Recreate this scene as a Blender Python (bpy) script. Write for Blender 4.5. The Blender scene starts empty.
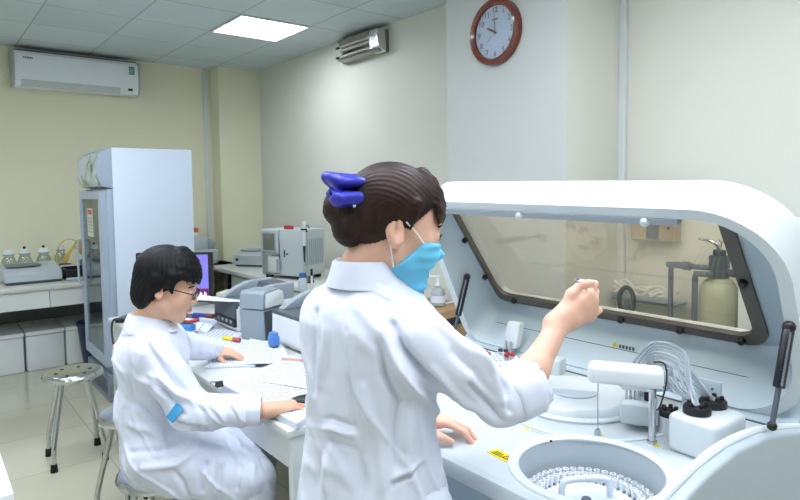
import bpy, bmesh, math, random
import numpy as np
from mathutils import Vector, Matrix, noise
random.seed(7)
LIGHT_E, EXPOSURE = 17.0, 0.33
SC = bpy.context.scene
COL = SC.collection
PI = math.pi
# ---------------------------------------------------------------- camera numbers (800x500 frame)
FPX, YAW, PITCH, ROLL, PPY, CAMH = 610.0, math.radians(38.5), math.radians(-3.6), math.radians(-0.68), 227.0, 1.5
_f = Vector((math.sin(YAW)*math.cos(PITCH), math.cos(YAW)*math.cos(PITCH), math.sin(PITCH)))
_r0 = Vector((math.cos(YAW), -math.sin(YAW), 0)); _u0 = _r0.cross(_f)
_r = _r0*math.cos(ROLL) + _u0*math.sin(ROLL); _u = -_r0*math.sin(ROLL) + _u0*math.cos(ROLL)
CAM = Vector((0, 0, CAMH))
def ray(x, y): return _f + _r*((x-400)/FPX) - _u*((y-PPY)/FPX)
def W(x, y, d): return CAM + ray(x, y)*d
def onz(x, y, z): d = ray(x, y); return CAM + d*((z-CAMH)/d.z)
def onx(x, y, X): d = ray(x, y); return CAM + d*(X/d.x)
def ony(x, y, Y): d = ray(x, y); return CAM + d*(Y/d.y)

# ---------------------------------------------------------------- materials
def lin(h):
    if not isinstance(h, str): return h
    h = h.lstrip('#'); v = [int(h[i:i+2], 16)/255 for i in (0, 2, 4)]
    return tuple((c/12.92 if c <= .04045 else ((c+.055)/1.055)**2.4) for c in v)
MATS = {}
def mat(name, col, rough=.5, metal=0., var=.04, scale=6., bump=0., bscale=60., coat=0., emit=0., ecol=None, sss=0., trans=0., spec=.5, stretch=None):
    if name in MATS: return MATS[name]
    m = bpy.data.materials.new(name); m.use_nodes = True
    nt = m.node_tree; b = nt.nodes['Principled BSDF']; c = lin(col)
    b.inputs['Roughness'].default_value = rough; b.inputs['Metallic'].default_value = metal
    b.inputs['Specular IOR Level'].default_value = spec
    b.inputs['Coat Weight'].default_value = coat
    tc = nt.nodes.new('ShaderNodeTexCoord')
    mp = nt.nodes.new('ShaderNodeMapping'); nt.links.new(tc.outputs['Object'], mp.inputs['Vector'])
    if stretch: mp.inputs['Scale'].default_value = stretch
    nz = nt.nodes.new('ShaderNodeTexNoise'); nz.inputs['Scale'].default_value = scale; nz.inputs['Detail'].default_value = 3
    nt.links.new(mp.outputs[0], nz.inputs['Vector'])
    rp = nt.nodes.new('ShaderNodeValToRGB')
    lo = tuple(max(0, x*(1-var)) for x in c)+(1,); hi = tuple(min(1, x*(1+var)) for x in c)+(1,)
    rp.color_ramp.elements[0].color = lo; rp.color_ramp.elements[1].color = hi
    rp.color_ramp.elements[0].position = .3; rp.color_ramp.elements[1].position = .7
    nt.links.new(nz.outputs['Fac'], rp.inputs['Fac']); nt.links.new(rp.outputs['Color'], b.inputs['Base Color'])
    if bump:
        n2 = nt.nodes.new('ShaderNodeTexNoise'); n2.inputs['Scale'].default_value = bscale; n2.inputs['Detail'].default_value = 4
        nt.links.new(mp.outputs[0], n2.inputs['Vector'])
        bp = nt.nodes.new('ShaderNodeBump'); bp.inputs['Strength'].default_value = bump; bp.inputs['Distance'].default_value = .004
        nt.links.new(n2.outputs['Fac'], bp.inputs['Height']); nt.links.new(bp.outputs[0], b.inputs['Normal'])
    if emit:
        b.inputs['Emission Color'].default_value = tuple(lin(ecol or col))+(1,); b.inputs['Emission Strength'].default_value = emit
    if sss:
        b.inputs['Subsurface Weight'].default_value = sss; b.inputs['Subsurface Radius'].default_value = (.012, .005, .003)
        b.inputs['Subsurface Scale'].default_value = 1.0
    if trans: b.inputs['Transmission Weight'].default_value = trans
    MATS[name] = m; return m
def glassmat(name, tint, gloss=.08, rough=.02):
    """thin clear or tinted sheet: transparent with a fresnel reflection"""
    if name in MATS: return MATS[name]
    m = bpy.data.materials.new(name); m.use_nodes = True; nt = m.node_tree; nt.nodes.clear()
    o = nt.nodes.new('ShaderNodeOutputMaterial'); mx = nt.nodes.new('ShaderNodeMixShader')
    t = nt.nodes.new('ShaderNodeBsdfTransparent'); t.inputs[0].default_value = tuple(lin(tint))+(1,)
    g = nt.nodes.new('ShaderNodeBsdfGlossy'); g.inputs['Roughness'].default_value = rough
    fr = nt.nodes.new('ShaderNodeLayerWeight'); fr.inputs[0].default_value = .25
    mm = nt.nodes.new('ShaderNodeMath'); mm.operation = 'MULTIPLY_ADD'; mm.inputs[1].default_value = .22; mm.inputs[2].default_value = gloss
    nt.links.new(fr.outputs['Fresnel'], mm.inputs[0]); nt.links.new(mm.outputs[0], mx.inputs[0])
    nt.links.new(t.outputs[0], mx.inputs[1]); nt.links.new(g.outputs[0], mx.inputs[2]); nt.links.new(mx.outputs[0], o.inputs[0])
    MATS[name] = m; return m
def tilemat(name, col, seam, size, phase, width, rough, coat=0., var=.05):
    m = bpy.data.materials.new(name); m.use_nodes = True; nt = m.node_tree; b = nt.nodes['Principled BSDF']
    b.inputs['Roughness'].default_value = rough; b.inputs['Coat Weight'].default_value = coat
    tc = nt.nodes.new('ShaderNodeTexCoord'); mp = nt.nodes.new('ShaderNodeMapping')
    mp.inputs['Location'].default_value = (-phase[0]/size, -phase[1]/size, 0); mp.inputs['Scale'].default_value = (1/size,)*3
    nt.links.new(tc.outputs['Object'], mp.inputs[0])
    br = nt.nodes.new('ShaderNodeTexBrick'); br.offset = 0; br.squash = 1
    br.inputs['Scale'].default_value = 1; br.inputs['Mortar Size'].default_value = width; br.inputs['Mortar Smooth'].default_value = .3
    br.inputs['Brick Width'].default_value = 1; br.inputs['Row Height'].default_value = 1; br.inputs['Bias'].default_value = 0
    c = lin(col)
    br.inputs['Color1'].default_value = tuple(x*(1-var) for x in c)+(1,); br.inputs['Color2'].default_value = tuple(min(1, x*(1+var)) for x in c)+(1,)
    br.inputs['Mortar'].default_value = tuple(lin(seam))+(1,)
    nt.links.new(mp.outputs[0], br.inputs['Vector'])
    nz = nt.nodes.new('ShaderNodeTexNoise'); nz.inputs['Scale'].default_value = 3; nz.inputs['Detail'].default_value = 4
    nt.links.new(tc.outputs['Object'], nz.inputs['Vector'])
    mx = nt.nodes.new('ShaderNodeMixRGB'); mx.blend_type = 'MULTIPLY'; mx.inputs[0].default_value = .12
    nt.links.new(br.outputs['Color'], mx.inputs[1]); nt.links.new(nz.outputs['Fac'], mx.inputs[2])
    nt.links.new(mx.outputs[0], b.inputs['Base Color']); return m

# ---------------------------------------------------------------- mesh building
class MB:
    def __init__(s): s.bm = bmesh.new()
    def _add(s, b2, M=None):
        if M is not None: bmesh.ops.transform(b2, matrix=M, verts=b2.verts)
        me = bpy.data.meshes.new('t'); b2.to_mesh(me); b2.free(); s.bm.from_mesh(me); bpy.data.meshes.remove(me); return s
    def box(s, c, size, rz=0., bev=0., seg=2, M=None):
        b = bmesh.new(); bmesh.ops.create_cube(b, size=1); bmesh.ops.scale(b, vec=size, verts=b.verts)
        if bev: bmesh.ops.bevel(b, geom=b.edges[:], offset=bev, segments=seg, profile=.5, affect='EDGES')
        T = Matrix.Translation(c) @ Matrix.Rotation(rz, 4, 'Z')
        if M is not None: T = M @ T
        return s._add(b, T)
    def bb(s, x0, x1, y0, y1, z0, z1, bev=0., seg=2):
        return s.box(((x0+x1)/2, (y0+y1)/2, (z0+z1)/2), (abs(x1-x0), abs(y1-y0), abs(z1-z0)), 0, bev, seg)
    def lathe(s, prof, c=(0, 0, 0), n=32, M=None, sx=1., sy=1., a0=0., a1=2*PI):
        b = bmesh.new(); full = abs(a1-a0-2*PI) < 1e-6; m = n if full else n+1; rings = []
        for (r, z) in prof:
            if r < 1e-6: rings.append([b.verts.new((0, 0, z))])
            else: rings.append([b.verts.new((r*sx*math.cos(a0+(a1-a0)*i/n), r*sy*math.sin(a0+(a1-a0)*i/n), z)) for i in range(m)])
        for A, B in zip(rings, rings[1:]):
            k = n
            for i in range(k):
                j = (i+1) % m if full else i+1
                if len(A) == 1 and len(B) == 1: continue
                if len(A) == 1: b.faces.new((A[0], B[j], B[i]))
                elif len(B) == 1: b.faces.new((A[i], A[j], B[0]))
                else: b.faces.new((A[i], A[j], B[j], B[i]))
        bmesh.ops.recalc_face_normals(b, faces=b.faces)
        T = Matrix.Translation(c)
        if M is not None: T = T @ M
        return s._add(b, T)
    def cyl(s, p0, p1, r0, r1=None, n=20, bev=0.):
        p0, p1 = Vector(p0), Vector(p1); L = (p1-p0).length; r1 = r0 if r1 is None else r1
        M = (p1-p0).to_track_quat('Z', 'Y').to_matrix().to_4x4()
        if bev: pr = [(0, 0), (r0-bev, 0), (r0-bev*.3, bev*.3), (r0, bev), (r1, L-bev), (r1-bev*.3, L-bev*.3), (r1-bev, L), (0, L)]
        else: pr = [(0, 0), (r0, 0), (r1, L), (0, L)]
        return s.lathe(pr, p0, n, M)
    def ball(s, c, r, n=16, sc=(1, 1, 1), M=None):
        b = bmesh.new(); bmesh.ops.create_uvsphere(b, u_segments=n, v_segments=max(6, n//2), radius=r)
        bmesh.ops.scale(b, vec=sc, verts=b.verts)
        T = Matrix.Translation(c)
        if M is not None: T = T @ M
        return s._add(b, T)
    def tube(s, pts, r, n=10, smooth=6, closed=False, taper=None):
        P = [Vector(p) for p in pts]
        if smooth and len(P) > 2:
            Q = []; m = len(P)
            for i in range(m if closed else m-1):
                g = (lambda k: P[k % m]) if closed else (lambda k: P[max(0, min(m-1, k))])
                a, b_, c, d = g(i-1), g(i), g(i+1), g(i+2)
                for t in range(smooth):
                    t /= smooth
                    Q.append(.5*((2*b_)+(c-a)*t+(2*a-5*b_+4*c-d)*t*t+(3*b_-a-3*c+d)*t**3))
            if not closed: Q.append(P[-1])
            P = Q
        b = bmesh.new(); rings = []; m = len(P); up = None
        for i, p in enumerate(P):
            t = (P[(i+1) % m]-P[i-1]) if closed else (P[min(i+1, m-1)]-P[max(i-1, 0)])
            t.normalize()
            if up is None: up = t.orthogonal().normalized()
            up = (up - t*up.dot(t)).normalized(); v = t.cross(up)
            rr = r if taper is None else r*(1+(taper-1)*i/(m-1))
            rings.append([b.verts.new(p+up*rr*math.cos(2*PI*k/n)+v*rr*math.sin(2*PI*k/n)) for k in range(n)])
        L = list(zip(rings, rings[1:]))
        if closed: L.append((rings[-1], rings[0]))
        for A, B in L:
            for k in range(n): b.faces.new((A[k], A[(k+1) % n], B[(k+1) % n], B[k]))
        if not closed: b.faces.new(rings[0][::-1]); b.faces.new(rings[-1])
        bmesh.ops.recalc_face_normals(b, faces=b.faces)
        return s._add(b)
    def prism(s, poly, fn, d, bev=0., seg=2):
        """poly in 2D, fn(u,v,w)->3D, extruded w: 0..d"""
        b = bmesh.new(); A = [b.verts.new(fn(u, v, 0)) for u, v in poly]; B = [b.verts.new(fn(u, v, d)) for u, v in poly]; n = len(poly)
        fa = b.faces.new(A); fb = b.faces.new(B[::-1])
        for i in range(n): b.faces.new((A[(i+1) % n], A[i], B[i], B[(i+1) % n]))
        bmesh.ops.recalc_face_normals(b, faces=b.faces)
        if bev:
            es = [e for e in b.edges if (fa in e.link_faces or fb in e.link_faces)]
            bmesh.ops.bevel(b, geom=es, offset=bev, segments=seg, profile=.5, affect='EDGES')
        return s._add(b)
    def ringprism(s, outer, inner, fn, d):
        """flat ring between two outlines of equal count, extruded"""
        b = bmesh.new(); n = len(outer)
        vs = [[b.verts.new(fn(u, v, w)) for u, v in P] for P, w in ((outer, 0), (outer, d), (inner, d), (inner, 0))]
        for q in range(4):
            A, B = vs[q], vs[(q+1) % 4]
            for i in range(n): b.faces.new((A[i], A[(i+1) % n], B[(i+1) % n], B[i]))
        bmesh.ops.recalc_face_normals(b, faces=b.faces)
        return s._add(b)
    def faces(s, verts, faces):
        b = bmesh.new(); V = [b.verts.new(v) for v in verts]
        for f in faces: b.faces.new([V[i] for i in f])
        bmesh.ops.recalc_face_normals(b, faces=b.faces)
        return s._add(b)
    def rot(s, M): bmesh.ops.transform(s.bm, matrix=M, verts=s.bm.verts); return s
def rrect(x0, x1, y0, y1, r, n=6):
    P = []
    for cx, cy, a in ((x1-r, y1-r, 0), (x0+r, y1-r, PI/2), (x0+r, y0+r, PI), (x1-r, y0+r, 1.5*PI)):
        for i in range(n+1): t = a+PI/2*i/n; P.append((cx+r*math.cos(t), cy+r*math.sin(t)))
    return P
def rrect2(x0, x1, y0, y1, ra, rb, n=6):
    """rounded rectangle, radius ra on the y0 side and rb on the y1 side"""
    P = []
    for r, cx, cy, a in ((rb, x1-rb, y1-rb, 0), (rb, x0+rb, y1-rb, PI/2), (ra, x0+ra, y0+ra, PI), (ra, x1-ra, y0+ra, 1.5*PI)):
        for i in range(n+1): t = a+PI/2*i/n; P.append((cx+r*math.cos(t), cy+r*math.sin(t)))
    return P
def wloc(o):
    v = Vector(o.location)
    while o.parent: o = o.parent; v = v + Vector(o.location)
    return v
def obj(name, mb, m, parent=None, smooth=35, at=None):
    """link a mesh object; world vertices are made local to the object's origin"""
    me = bpy.data.meshes.new(name)
    org = wloc(parent) if parent else (Vector(at) if at is not None else Vector((0, 0, 0)))
    if isinstance(mb, MB):
        bmesh.ops.translate(mb.bm, vec=-org, verts=mb.bm.verts); mb.bm.to_mesh(me); mb.bm.free()
    else:
        V, Q = mb; me.from_pydata((V-np.array(org)).tolist(), [], Q.tolist() if hasattr(Q, 'tolist') else Q)
    o = bpy.data.objects.new(name, me); COL.objects.link(o)
    if parent: o.parent = parent
    elif at is not None: o.location = at
    for mm in (m if isinstance(m, list) else [m]): me.materials.append(mm)
    if smooth:
        me.polygons.foreach_set('use_smooth', [True]*len(me.polygons))
        if smooth < 180: me.set_sharp_from_angle(angle=math.radians(smooth))
    return o
def tag(o, label, cat, group=None, kind=None):
    o['label'] = label; o['category'] = cat
    if group: o['group'] = group
    if kind: o['kind'] = kind
    return o
def thing(name, label, cat, loc, group=None):
    o = bpy.data.objects.new(name, None); COL.objects.link(o); o.location = loc; o.empty_display_size = .1
    return tag(o, label, cat, group)
def struct(name, mb, m, parent=None, smooth=35):
    o = obj(name, mb, m, parent, smooth); o['kind'] = 'structure'; return o
def dup(root, loc, rz, label, group=None):
    r = root.copy(); COL.objects.link(r); r.location = loc; r.rotation_euler = (0, 0, rz); r['label'] = label
    if group: r['group'] = group
    for ch in list(root.children):
        c = ch.copy(); COL.objects.link(c); c.parent = r
        for g in ch.children:
            d = g.copy(); COL.objects.link(d); d.parent = c
    return r
def textmb(s, size, M, ext=.0008, align='CENTER'):
    cu = bpy.data.curves.new('t', 'FONT'); cu.body = s; cu.size = size; cu.align_x = align; cu.align_y = 'CENTER'; cu.extrude = ext
    o = bpy.data.objects.new('t', cu); COL.objects.link(o)
    dg = bpy.context.evaluated_depsgraph_get(); me = bpy.data.meshes.new_from_object(o.evaluated_get(dg))
    b = MB(); b.bm.from_mesh(me); b.rot(M)
    bpy.data.objects.remove(o); bpy.data.curves.remove(cu); bpy.data.meshes.remove(me); return b
def basis(x, y, z, o):
    x, y, z = Vector(x), Vector(y), Vector(z)
    return Matrix(((x.x, y.x, z.x, o[0]), (x.y, y.y, z.y, o[1]), (x.z, y.z, z.z, o[2]), (0, 0, 0, 1)))

# shared materials
WHITE = mat('white_plastic', '#e6ebec', .35, var=.02)
WARM = mat('ivory_plastic', '#dedfd6', .4, var=.02)
GREY = mat('grey_plastic', '#9aa5ae', .45, var=.03)
DGREY = mat('dark_grey_plastic', '#4b535c', .45, var=.05)
BLACK = mat('black_plastic', '#15171b', .4, var=.1)
RUBBER = mat('black_rubber', '#0f0f10', .7, var=.1)
STEEL = mat('polished_steel', '#c9ccce', .18, 1., var=.05)
CHROME = mat('chrome', '#d8dadc', .08, 1., var=.02)
PAPER = mat('paper', '#dce1ee', .8, var=.02, scale=20)
GLASS = glassmat('clear_glass', '#e8f0ee', .08)
RED = mat('red_plastic', '#c22b2b', .4)
BLUE = mat('blue_plastic', '#3565a8', .4)
YELLOW = mat('yellow_sticker', '#e6cf1e', .5)
# ================================================================= ROOM
XB, YA, ZC = 3.06, 6.55, 2.82
wallA = mat('cream_wall_paint', '#e9e7ca', .55, var=.025, scale=1.2)
wallC = mat('pale_wall_paint', '#dfdfd3', .5, var=.02, scale=1.2)
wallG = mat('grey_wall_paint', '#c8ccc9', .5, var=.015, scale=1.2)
wallS = mat('white_wall_paint', '#d9d9d0', .6, var=.02)
trimM = mat('white_trim', '#dde2e0', .4)
struct('floor', MB().bb(-2.3, XB+.1, -2.7, YA+.1, -.1, 0), tilemat('floor_tile', '#c3c1ac', '#9c9a8a', .6, (.2, .1), .004, .16, .25), smooth=0)
struct('ceiling', MB().bb(-2.3, XB+.1, -2.7, YA+.1, ZC, ZC+.1), tilemat('ceiling_tile', '#cfdcdf', '#a9b8bb', .6, (1.98, 4.97), .012, .75), smooth=0)
struct('wall_north', MB().bb(-2.3, XB+.1, YA, YA+.1, 0, ZC), wallA, smooth=0)
struct('wall_east', MB().bb(XB, XB+.1, -2.7, YA, 0, ZC), wallC, smooth=0)
struct('wall_south', MB().bb(-2.3, XB+.1, -2.8, -2.7, 0, ZC), wallS, smooth=0)
struct('wall_west', MB().bb(-2.4, -2.3, -2.8, YA+.1, 0, ZC), wallS, smooth=0)
struct('corner_pillar', MB().bb(2.585, XB, 6.32, YA, 0, ZC), wallA, smooth=0)
# the square column that carries the clock: grey front paints in its different bounce light, cream flank
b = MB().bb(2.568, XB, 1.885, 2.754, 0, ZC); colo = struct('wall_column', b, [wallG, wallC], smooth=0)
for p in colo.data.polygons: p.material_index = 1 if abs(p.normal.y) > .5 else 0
struct('trim_1', MB().bb(XB-.03, XB, 1.845, 1.885, 0, ZC, .004), trimM)
struct('trim_2', MB().bb(2.50, 2.545, YA-.02, YA, .8, ZC, .004), trimM)

# ceiling lights: recessed square panels
frameM = mat('light_frame', '#d5dadb', .5)
diffM = mat('light_diffuser', '#ffffff', .5, emit=LIGHT_E, ecol='#eef4ff')
diffFar = mat('light_diffuser_far', '#ffffff', .5, emit=LIGHT_E*.85, ecol='#eef4ff')
def ceiling_light(x, y, label, dm=None):
    t = thing('ceiling_light', label, 'ceiling light', (x, y, ZC), 'square ceiling light panels')
    obj('frame', MB().ringprism(rrect(x-.30, x+.30, y-.30, y+.30, .005, 1), rrect(x-.282, x+.282, y-.282, y+.282, .004, 1), lambda u, v, w: (u, v, ZC-.012+w), .011), frameM, t, 0)
    d = MB().bb(x-.281, x+.281, y-.281, y+.281, ZC-.006, ZC-.002)
    obj('diffuser', d, dm or diffM, t, 0)
    l = MB()
    for k in range(14): l.bb(x-.28, x+.28, y-.28+k*.0431-.0015, y-.28+k*.0431+.0015, ZC-.012, ZC-.0065)
    obj('louvre', l, frameM, t, 0)
ceiling_light(2.28, 4.67, 'lit square ceiling panel light seen above the far counter', diffFar)
for k, (x, y) in enumerate(((1.68, 1.07), (.48, 2.27), (.48, 1.07), (1.68, -.13), (.48, -.13), (1.68, -1.33), (-1.32, 1.07), (.48, 3.47), (-.72, 4.67), (-.72, 2.87))):  # unseen panels, mostly added to brighten the near and left parts of the room
    ceiling_light(x, y, ['lit ceiling panel overhead above the raised hood of the analyzer', 'lit ceiling panel overhead above the seated person', 'lit ceiling panel overhead above the standing person', 'lit ceiling panel overhead beyond the domed right end of the analyzer', 'lit ceiling panel overhead where the picture is taken from', 'lit ceiling panel overhead nearest the south wall', 'lit ceiling panel overhead by the west wall, level with the standing person', 'lit ceiling panel overhead above the free standing stool', 'lit ceiling panel overhead to the left of the air conditioner', 'lit ceiling panel overhead left of the free standing stool'][k])

# air conditioner, split unit
acW = mat('ac_white', '#edf2f7', .3, var=.01)
t = thing('air_conditioner', 'white split air conditioner high on the cream wall', 'air conditioner', (1.25, YA, 2.43))
x0, x1 = .735, 1.80
prof = [(0, 2.455), (-.10, 2.44), (-.165, 2.455), (-.19, 2.50), (-.20, 2.60), (-.192, 2.73), (-.16, 2.765), (0, 2.77)]
obj('body', MB().prism([(YA+u, v) for u, v in prof], lambda u, v, w: (x0+w, u, v), x1-x0, .008), acW, t)
obj('front_panel', MB().prism([(YA-.193, 2.52), (YA-.205, 2.60), (YA-.2, 2.735), (YA-.188, 2.735), (YA-.185, 2.52)], lambda u, v, w: (x0+.03+w, u, v), x1-x0-.06, .004), acW, t)
for xx in (x0-.005, x1-.017): obj('side_trim', MB().prism([(YA+u*1.02, v) for u, v in prof], lambda u, v, w: (xx+w, u, v), .022, .006), mat('ac_trim', '#aab3b6', .4), t)
obj('air_flap', MB().prism([(YA-.17, 2.452), (YA-.198, 2.505), (YA-.193, 2.508), (YA-.16, 2.452)], lambda u, v, w: (x0+.06+w, u, v), x1-x0-.24, .002), mat('ac_flap', '#c4ccd0', .35), t)
obj('display', MB().bb(x1-.11, x1-.07, YA-.203, YA-.18, 2.485, 2.505, .002), BLACK, t)
obj('energy_label', MB().bb(x1-.10, x1-.05, YA-.209, YA-.2, 2.64, 2.715), mat('green_label', '#2f8a5e', .5), t)
b = MB()
for k in range(4): b.bb(x1-.096, x1-.06+.004*(k % 2), YA-.2105, YA-.208, 2.652+k*.014, 2.656+k*.014)
obj('label_print', b, PAPER, t)
b = MB()
for k in range(6): b.box((x0+.085+k*.013, YA-.2025, 2.70), (.009, .003, .014), 0)
obj('logo', b, mat('logo_navy', '#2b4064', .5), t)
obj('top_grille', MB().bb(x0+.02, x1-.02, YA-.15, YA-.01, 2.768, 2.776), DGREY, t)

# wall lamp with bare tubes near the ceiling
t = thing('wall_lamp', 'grey metal tube lamp mounted on the wall just under the ceiling', 'lamp', (XB, 4.27, 2.68))
brown = mat('lamp_metal', '#8b8a86', .3, .8)
obj('housing', MB().bb(XB-.045, XB, 3.96, 4.58, 2.60, 2.78, .006), brown, t)
obj('reflector', MB().prism([(-.045, 2.775), (-.11, 2.785), (-.112, 2.778), (-.05, 2.70), (-.112, 2.62), (-.11, 2.612), (-.045, 2.605)], lambda u, v, w: (XB+u, 3.98+w, v), .57), brown, t)
for z in (2.735, 2.70, 2.65): obj('tube', MB().cyl((XB-.085, 3.985, z), (XB-.085, 4.545, z), .013, n=14), mat('lamp_tube', '#b8b4ae', .15), t)
for z in (2.735, 2.65): obj('end_cap', MB().cyl((XB-.085, 4.545, z), (XB-.085, 4.61, z), .011, n=12, bev=.003), BLACK, t)
obj('foil_wrap', MB().prism([(-.045, 2.78), (-.118, 2.77), (-.125, 2.72), (-.11, 2.63), (-.045, 2.60)], lambda u, v, w: (XB+u+.006*math.sin(v*90+w*70), 3.95+w, v), .12), mat('foil', '#d6d8da', .15, .9, bump=.9, bscale=30), t)

# clock
CX = 2.568
cc = (onx(497, -1, CX)+onx(497, 66, CX))/2; cc.x = CX; R0 = .182
t = thing('wall_clock', 'round wall clock with a red-brown wooden rim and gold numerals', 'clock', (CX, cc.y, cc.z))
MX = basis((0, -1, 0), (0, 0, 1), (-1, 0, 0), (CX, cc.y, cc.z))
wood = mat('clock_wood', '#702c1c', .25, var=.25, scale=14, coat=.5)
b = MB().lathe([(R0-.04, .02), (R0-.036, .034), (R0-.018, .042), (R0-.004, .034), (R0, .018), (R0-.002, 0), (R0-.04, 0)], n=64); b.rot(MX); obj('rim', b, wood, t)
b = MB().lathe([(0, .016), (R0-.037, .016), (R0-.037, .010), (0, .010)], n=48); b.rot(MX); obj('dial', b, mat('clock_dial', '#e0e8f6', .5), t)
gold = mat('clock_gold', '#8c7440', .35, .4)
for k in range(1, 13):
    a = PI/2-k*PI/6; rr = R0-.063
    obj('numeral', textmb(str(k), .043, MX @ Matrix.Translation((rr*math.cos(a), rr*math.sin(a), .0168))), gold, t, 0)
for nm, a, L, w in (('hour_hand', PI/2+math.radians(61), .072, .009), ('minute_hand', PI/2+math.radians(3), .098, .005), ('second_hand', PI/2+math.radians(128), .085, .002)):
    b = MB().prism([(-.015, -w/2), (L*.7, -w*.7), (L, 0), (L*.7, w*.7), (-.015, w/2)], lambda u, v, ww: (u, v, ww+.0185), .0012); b.rot(MX @ Matrix.Rotation(a, 4, 'Z'))
    obj(nm, b, gold if nm == 'hour_hand' else mat('clock_hand_pale', '#b9bba8', .4, .3), t)
b = MB()
for k in range(5): b.bb(-.022+k*.0095, -.015+k*.0095, .066, .074, .0165, .0172)
b.rot(MX); obj('logo', b, gold, t, 0)
b = MB().lathe([(0, .0265), (R0-.036, .0265), (R0-.036, .025), (0, .025)], n=48); b.rot(MX); obj('glass', b, glassmat('clock_glass', '#f6f8fa', .05), t)
# ================================================================= BACK OF THE ROOM
cab = mat('cabinet_white', '#dbe0de', .45, var=.02)
top_m = mat('worktop_white', '#d3d6d0', .4, var=.03)
dark = mat('dark_recess', '#3a3f42', .7)
# --- worktop along the cream wall
t = thing('lab_bench', 'long white bench along the cream wall beneath the air conditioner', 'bench', (0, 6.1, 0))
obj('worktop', MB().bb(-1.6, 1.95, 5.64, YA-.005, .71, .75, .006), top_m, t)
obj('apron', MB().bb(-1.6, .83, 5.66, 5.68, .565, .71).bb(.835, 1.95, 5.66, 5.68, .565, .71), cab, t)
for x in (-1.55, 1.9): obj('leg', MB().bb(x-.025, x+.025, 5.68, 5.73, 0, .71), cab, t)
obj('back_panel', MB().bb(-1.6, 1.95, YA-.03, YA-.01, 0, .71), mat('bench_back', '#7f8787', .6), t)  # grey sheet over the wall: the shade below the worktop, painted in
# --- white storage bins under it
binm = mat('bin_white', '#e0e5e6', .5, var=.04)
for k, (xa, xb) in enumerate(((.33, .662), (.678, .962), (.975, 1.27))):
    t = thing('storage_bin', ['white lidded storage bin at the left end of the row under the bench', 'middle white storage bin under the bench with a raised lid gap', 'white storage bin under the bench nearest the fridge'][k], 'bin', ((xa+xb)/2, 6.1, 0), 'white bins under the bench')
    obj('body', MB().bb(xa, xb, 5.9, 6.36, 0, .30, .012), binm, t)
    obj('lid', MB().prism([(5.885, .305), (6.37, .315), (6.37, .345), (5.885, .335)], lambda u, v, w: (xa-.004+w, u, v), xb-xa+.008, .008), binm, t)
    obj('lid_gap', MB().bb(xa+.01, xb-.01, 5.91, 6.35, .295, .312), DGREY, t)
t = thing('waste_bucket', 'navy blue rounded plastic bucket behind the fridge foot', 'bucket', (1.17, 5.66, 0))
obj('body', MB().lathe([(0, 0), (.10, 0), (.115, .02), (.15, .36), (.155, .40), (.14, .40), (.11, .03), (0, .03)], (1.17, 5.62, 0), 32), mat('navy_plastic', '#1d2d4e', .45), t)
obj('rim', MB().lathe([(.155, .385), (.163, .39), (.163, .41), (.150, .41)], (1.17, 5.62, 0), 32), MATS['navy_plastic'], t)
# --- devices on the left bench
shade = mat('device_grey', '#b9c4c8', .4, var=.03)
t = thing('shaker', 'pale grey bench shaker with a sloped front and dark base on the left bench', 'lab device', (.745, 5.95, .75))
obj('housing', MB().prism([(5.80, .775), (5.80, .83), (5.86, .87), (6.14, .90), (6.14, .775)], lambda u, v, w: (.535+w, u, v), .42, .012), shade, t)
obj('platform', MB().box((.69, 6.0, .895), (.25, .19, .012), 0, .003, M=Matrix.Identity(4)), mat('shaker_plate', '#77807f', .5), t)
obj('base', MB().bb(.55, .95, 5.81, 6.13, .752, .778, .004), DGREY, t)
botm = glassmat('bottle_glass', '#e6ece6', .12); liq = mat('pale_liquid', '#cdd0c2', .3)
for k, px in enumerate((9, 25, 44, 61)):
    yb = 6.27 if k < 3 else 6.44; p = ony(px, 262, yb); x = p.x
    t = thing('reagent_bottle', ['glass reagent bottle with white cap, leftmost behind the shaker', 'glass reagent bottle with a black-knobbed white cap, second from left behind the shaker', 'wide glass reagent bottle with a grey-ringed cap, third from left behind the shaker', 'glass reagent bottle behind the black tray, nearest the fridge'][k], 'bottle', (x, yb, .75), 'bottles on the left bench')
    w = .055 if k < 3 else .045
    obj('body', MB().lathe([(0, .752), (w, .752), (w+.004, .765), (w+.004, .90), (w*.75, .945), (w*.6, .955), (w*.6, .965), (0, .965)], (x, yb, 0), 28), botm, t)
    obj('liquid', MB().lathe([(0, .757), (w-.004, .757), (w-.002, .84), (0, .84)], (x, yb, 0), 24), liq, t)
    obj('cap', MB().lathe([(0, 1.01), (w*.5, 1.008), (w*.72, .99), (w*.75, .962), (0, .962)], (x, yb, 0), 28), WHITE, t)
    obj('cap_ring', MB().lathe([(w*.76, .957), (w*.82, .957), (w*.82, .97), (w*.76, .97)], (x, yb, 0), 28), GREY, t)
    if k in (1, 2): obj('knob', MB().cyl((x, yb, 1.008), (x, yb, 1.03), .011, n=12, bev=.003), BLACK, t)
t = thing('sample_tray', 'black open tray with a white label beside the shaker', 'tray', (1.08, 5.95, .75))
obj('tray', MB().ringprism(rrect(.985, 1.20, 5.80, 6.10, .015, 3), rrect(1.0, 1.185, 5.815, 6.085, .01, 3), lambda u, v, w: (u, v, .752+w), .09).bb(.99, 1.195, 5.805, 6.095, .752, .77), BLACK, t)
obj('lip', MB().bb(.98, 1.205, 5.785, 5.802, .755, .775, .003), shade, t)
t = thing('tip_box', 'small white labelled box standing at the back of the black tray', 'box', (1.03, 6.15, .75))
obj('body', MB().bb(.99, 1.09, 6.11, 6.2, .752, .86, .005), BLACK, t)
obj('label', MB().bb(.992, 1.088, 6.105, 6.111, .81, .855), PAPER, t)
b = MB()
for k in range(5): b.bb(1.005+k*.015, 1.014+k*.015, 6.1035, 6.1055, .825, .842)
obj('print', b, DGREY, t)
yel = mat('yellow_tube', '#c9a84a', .4)
tb = MB()
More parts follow.
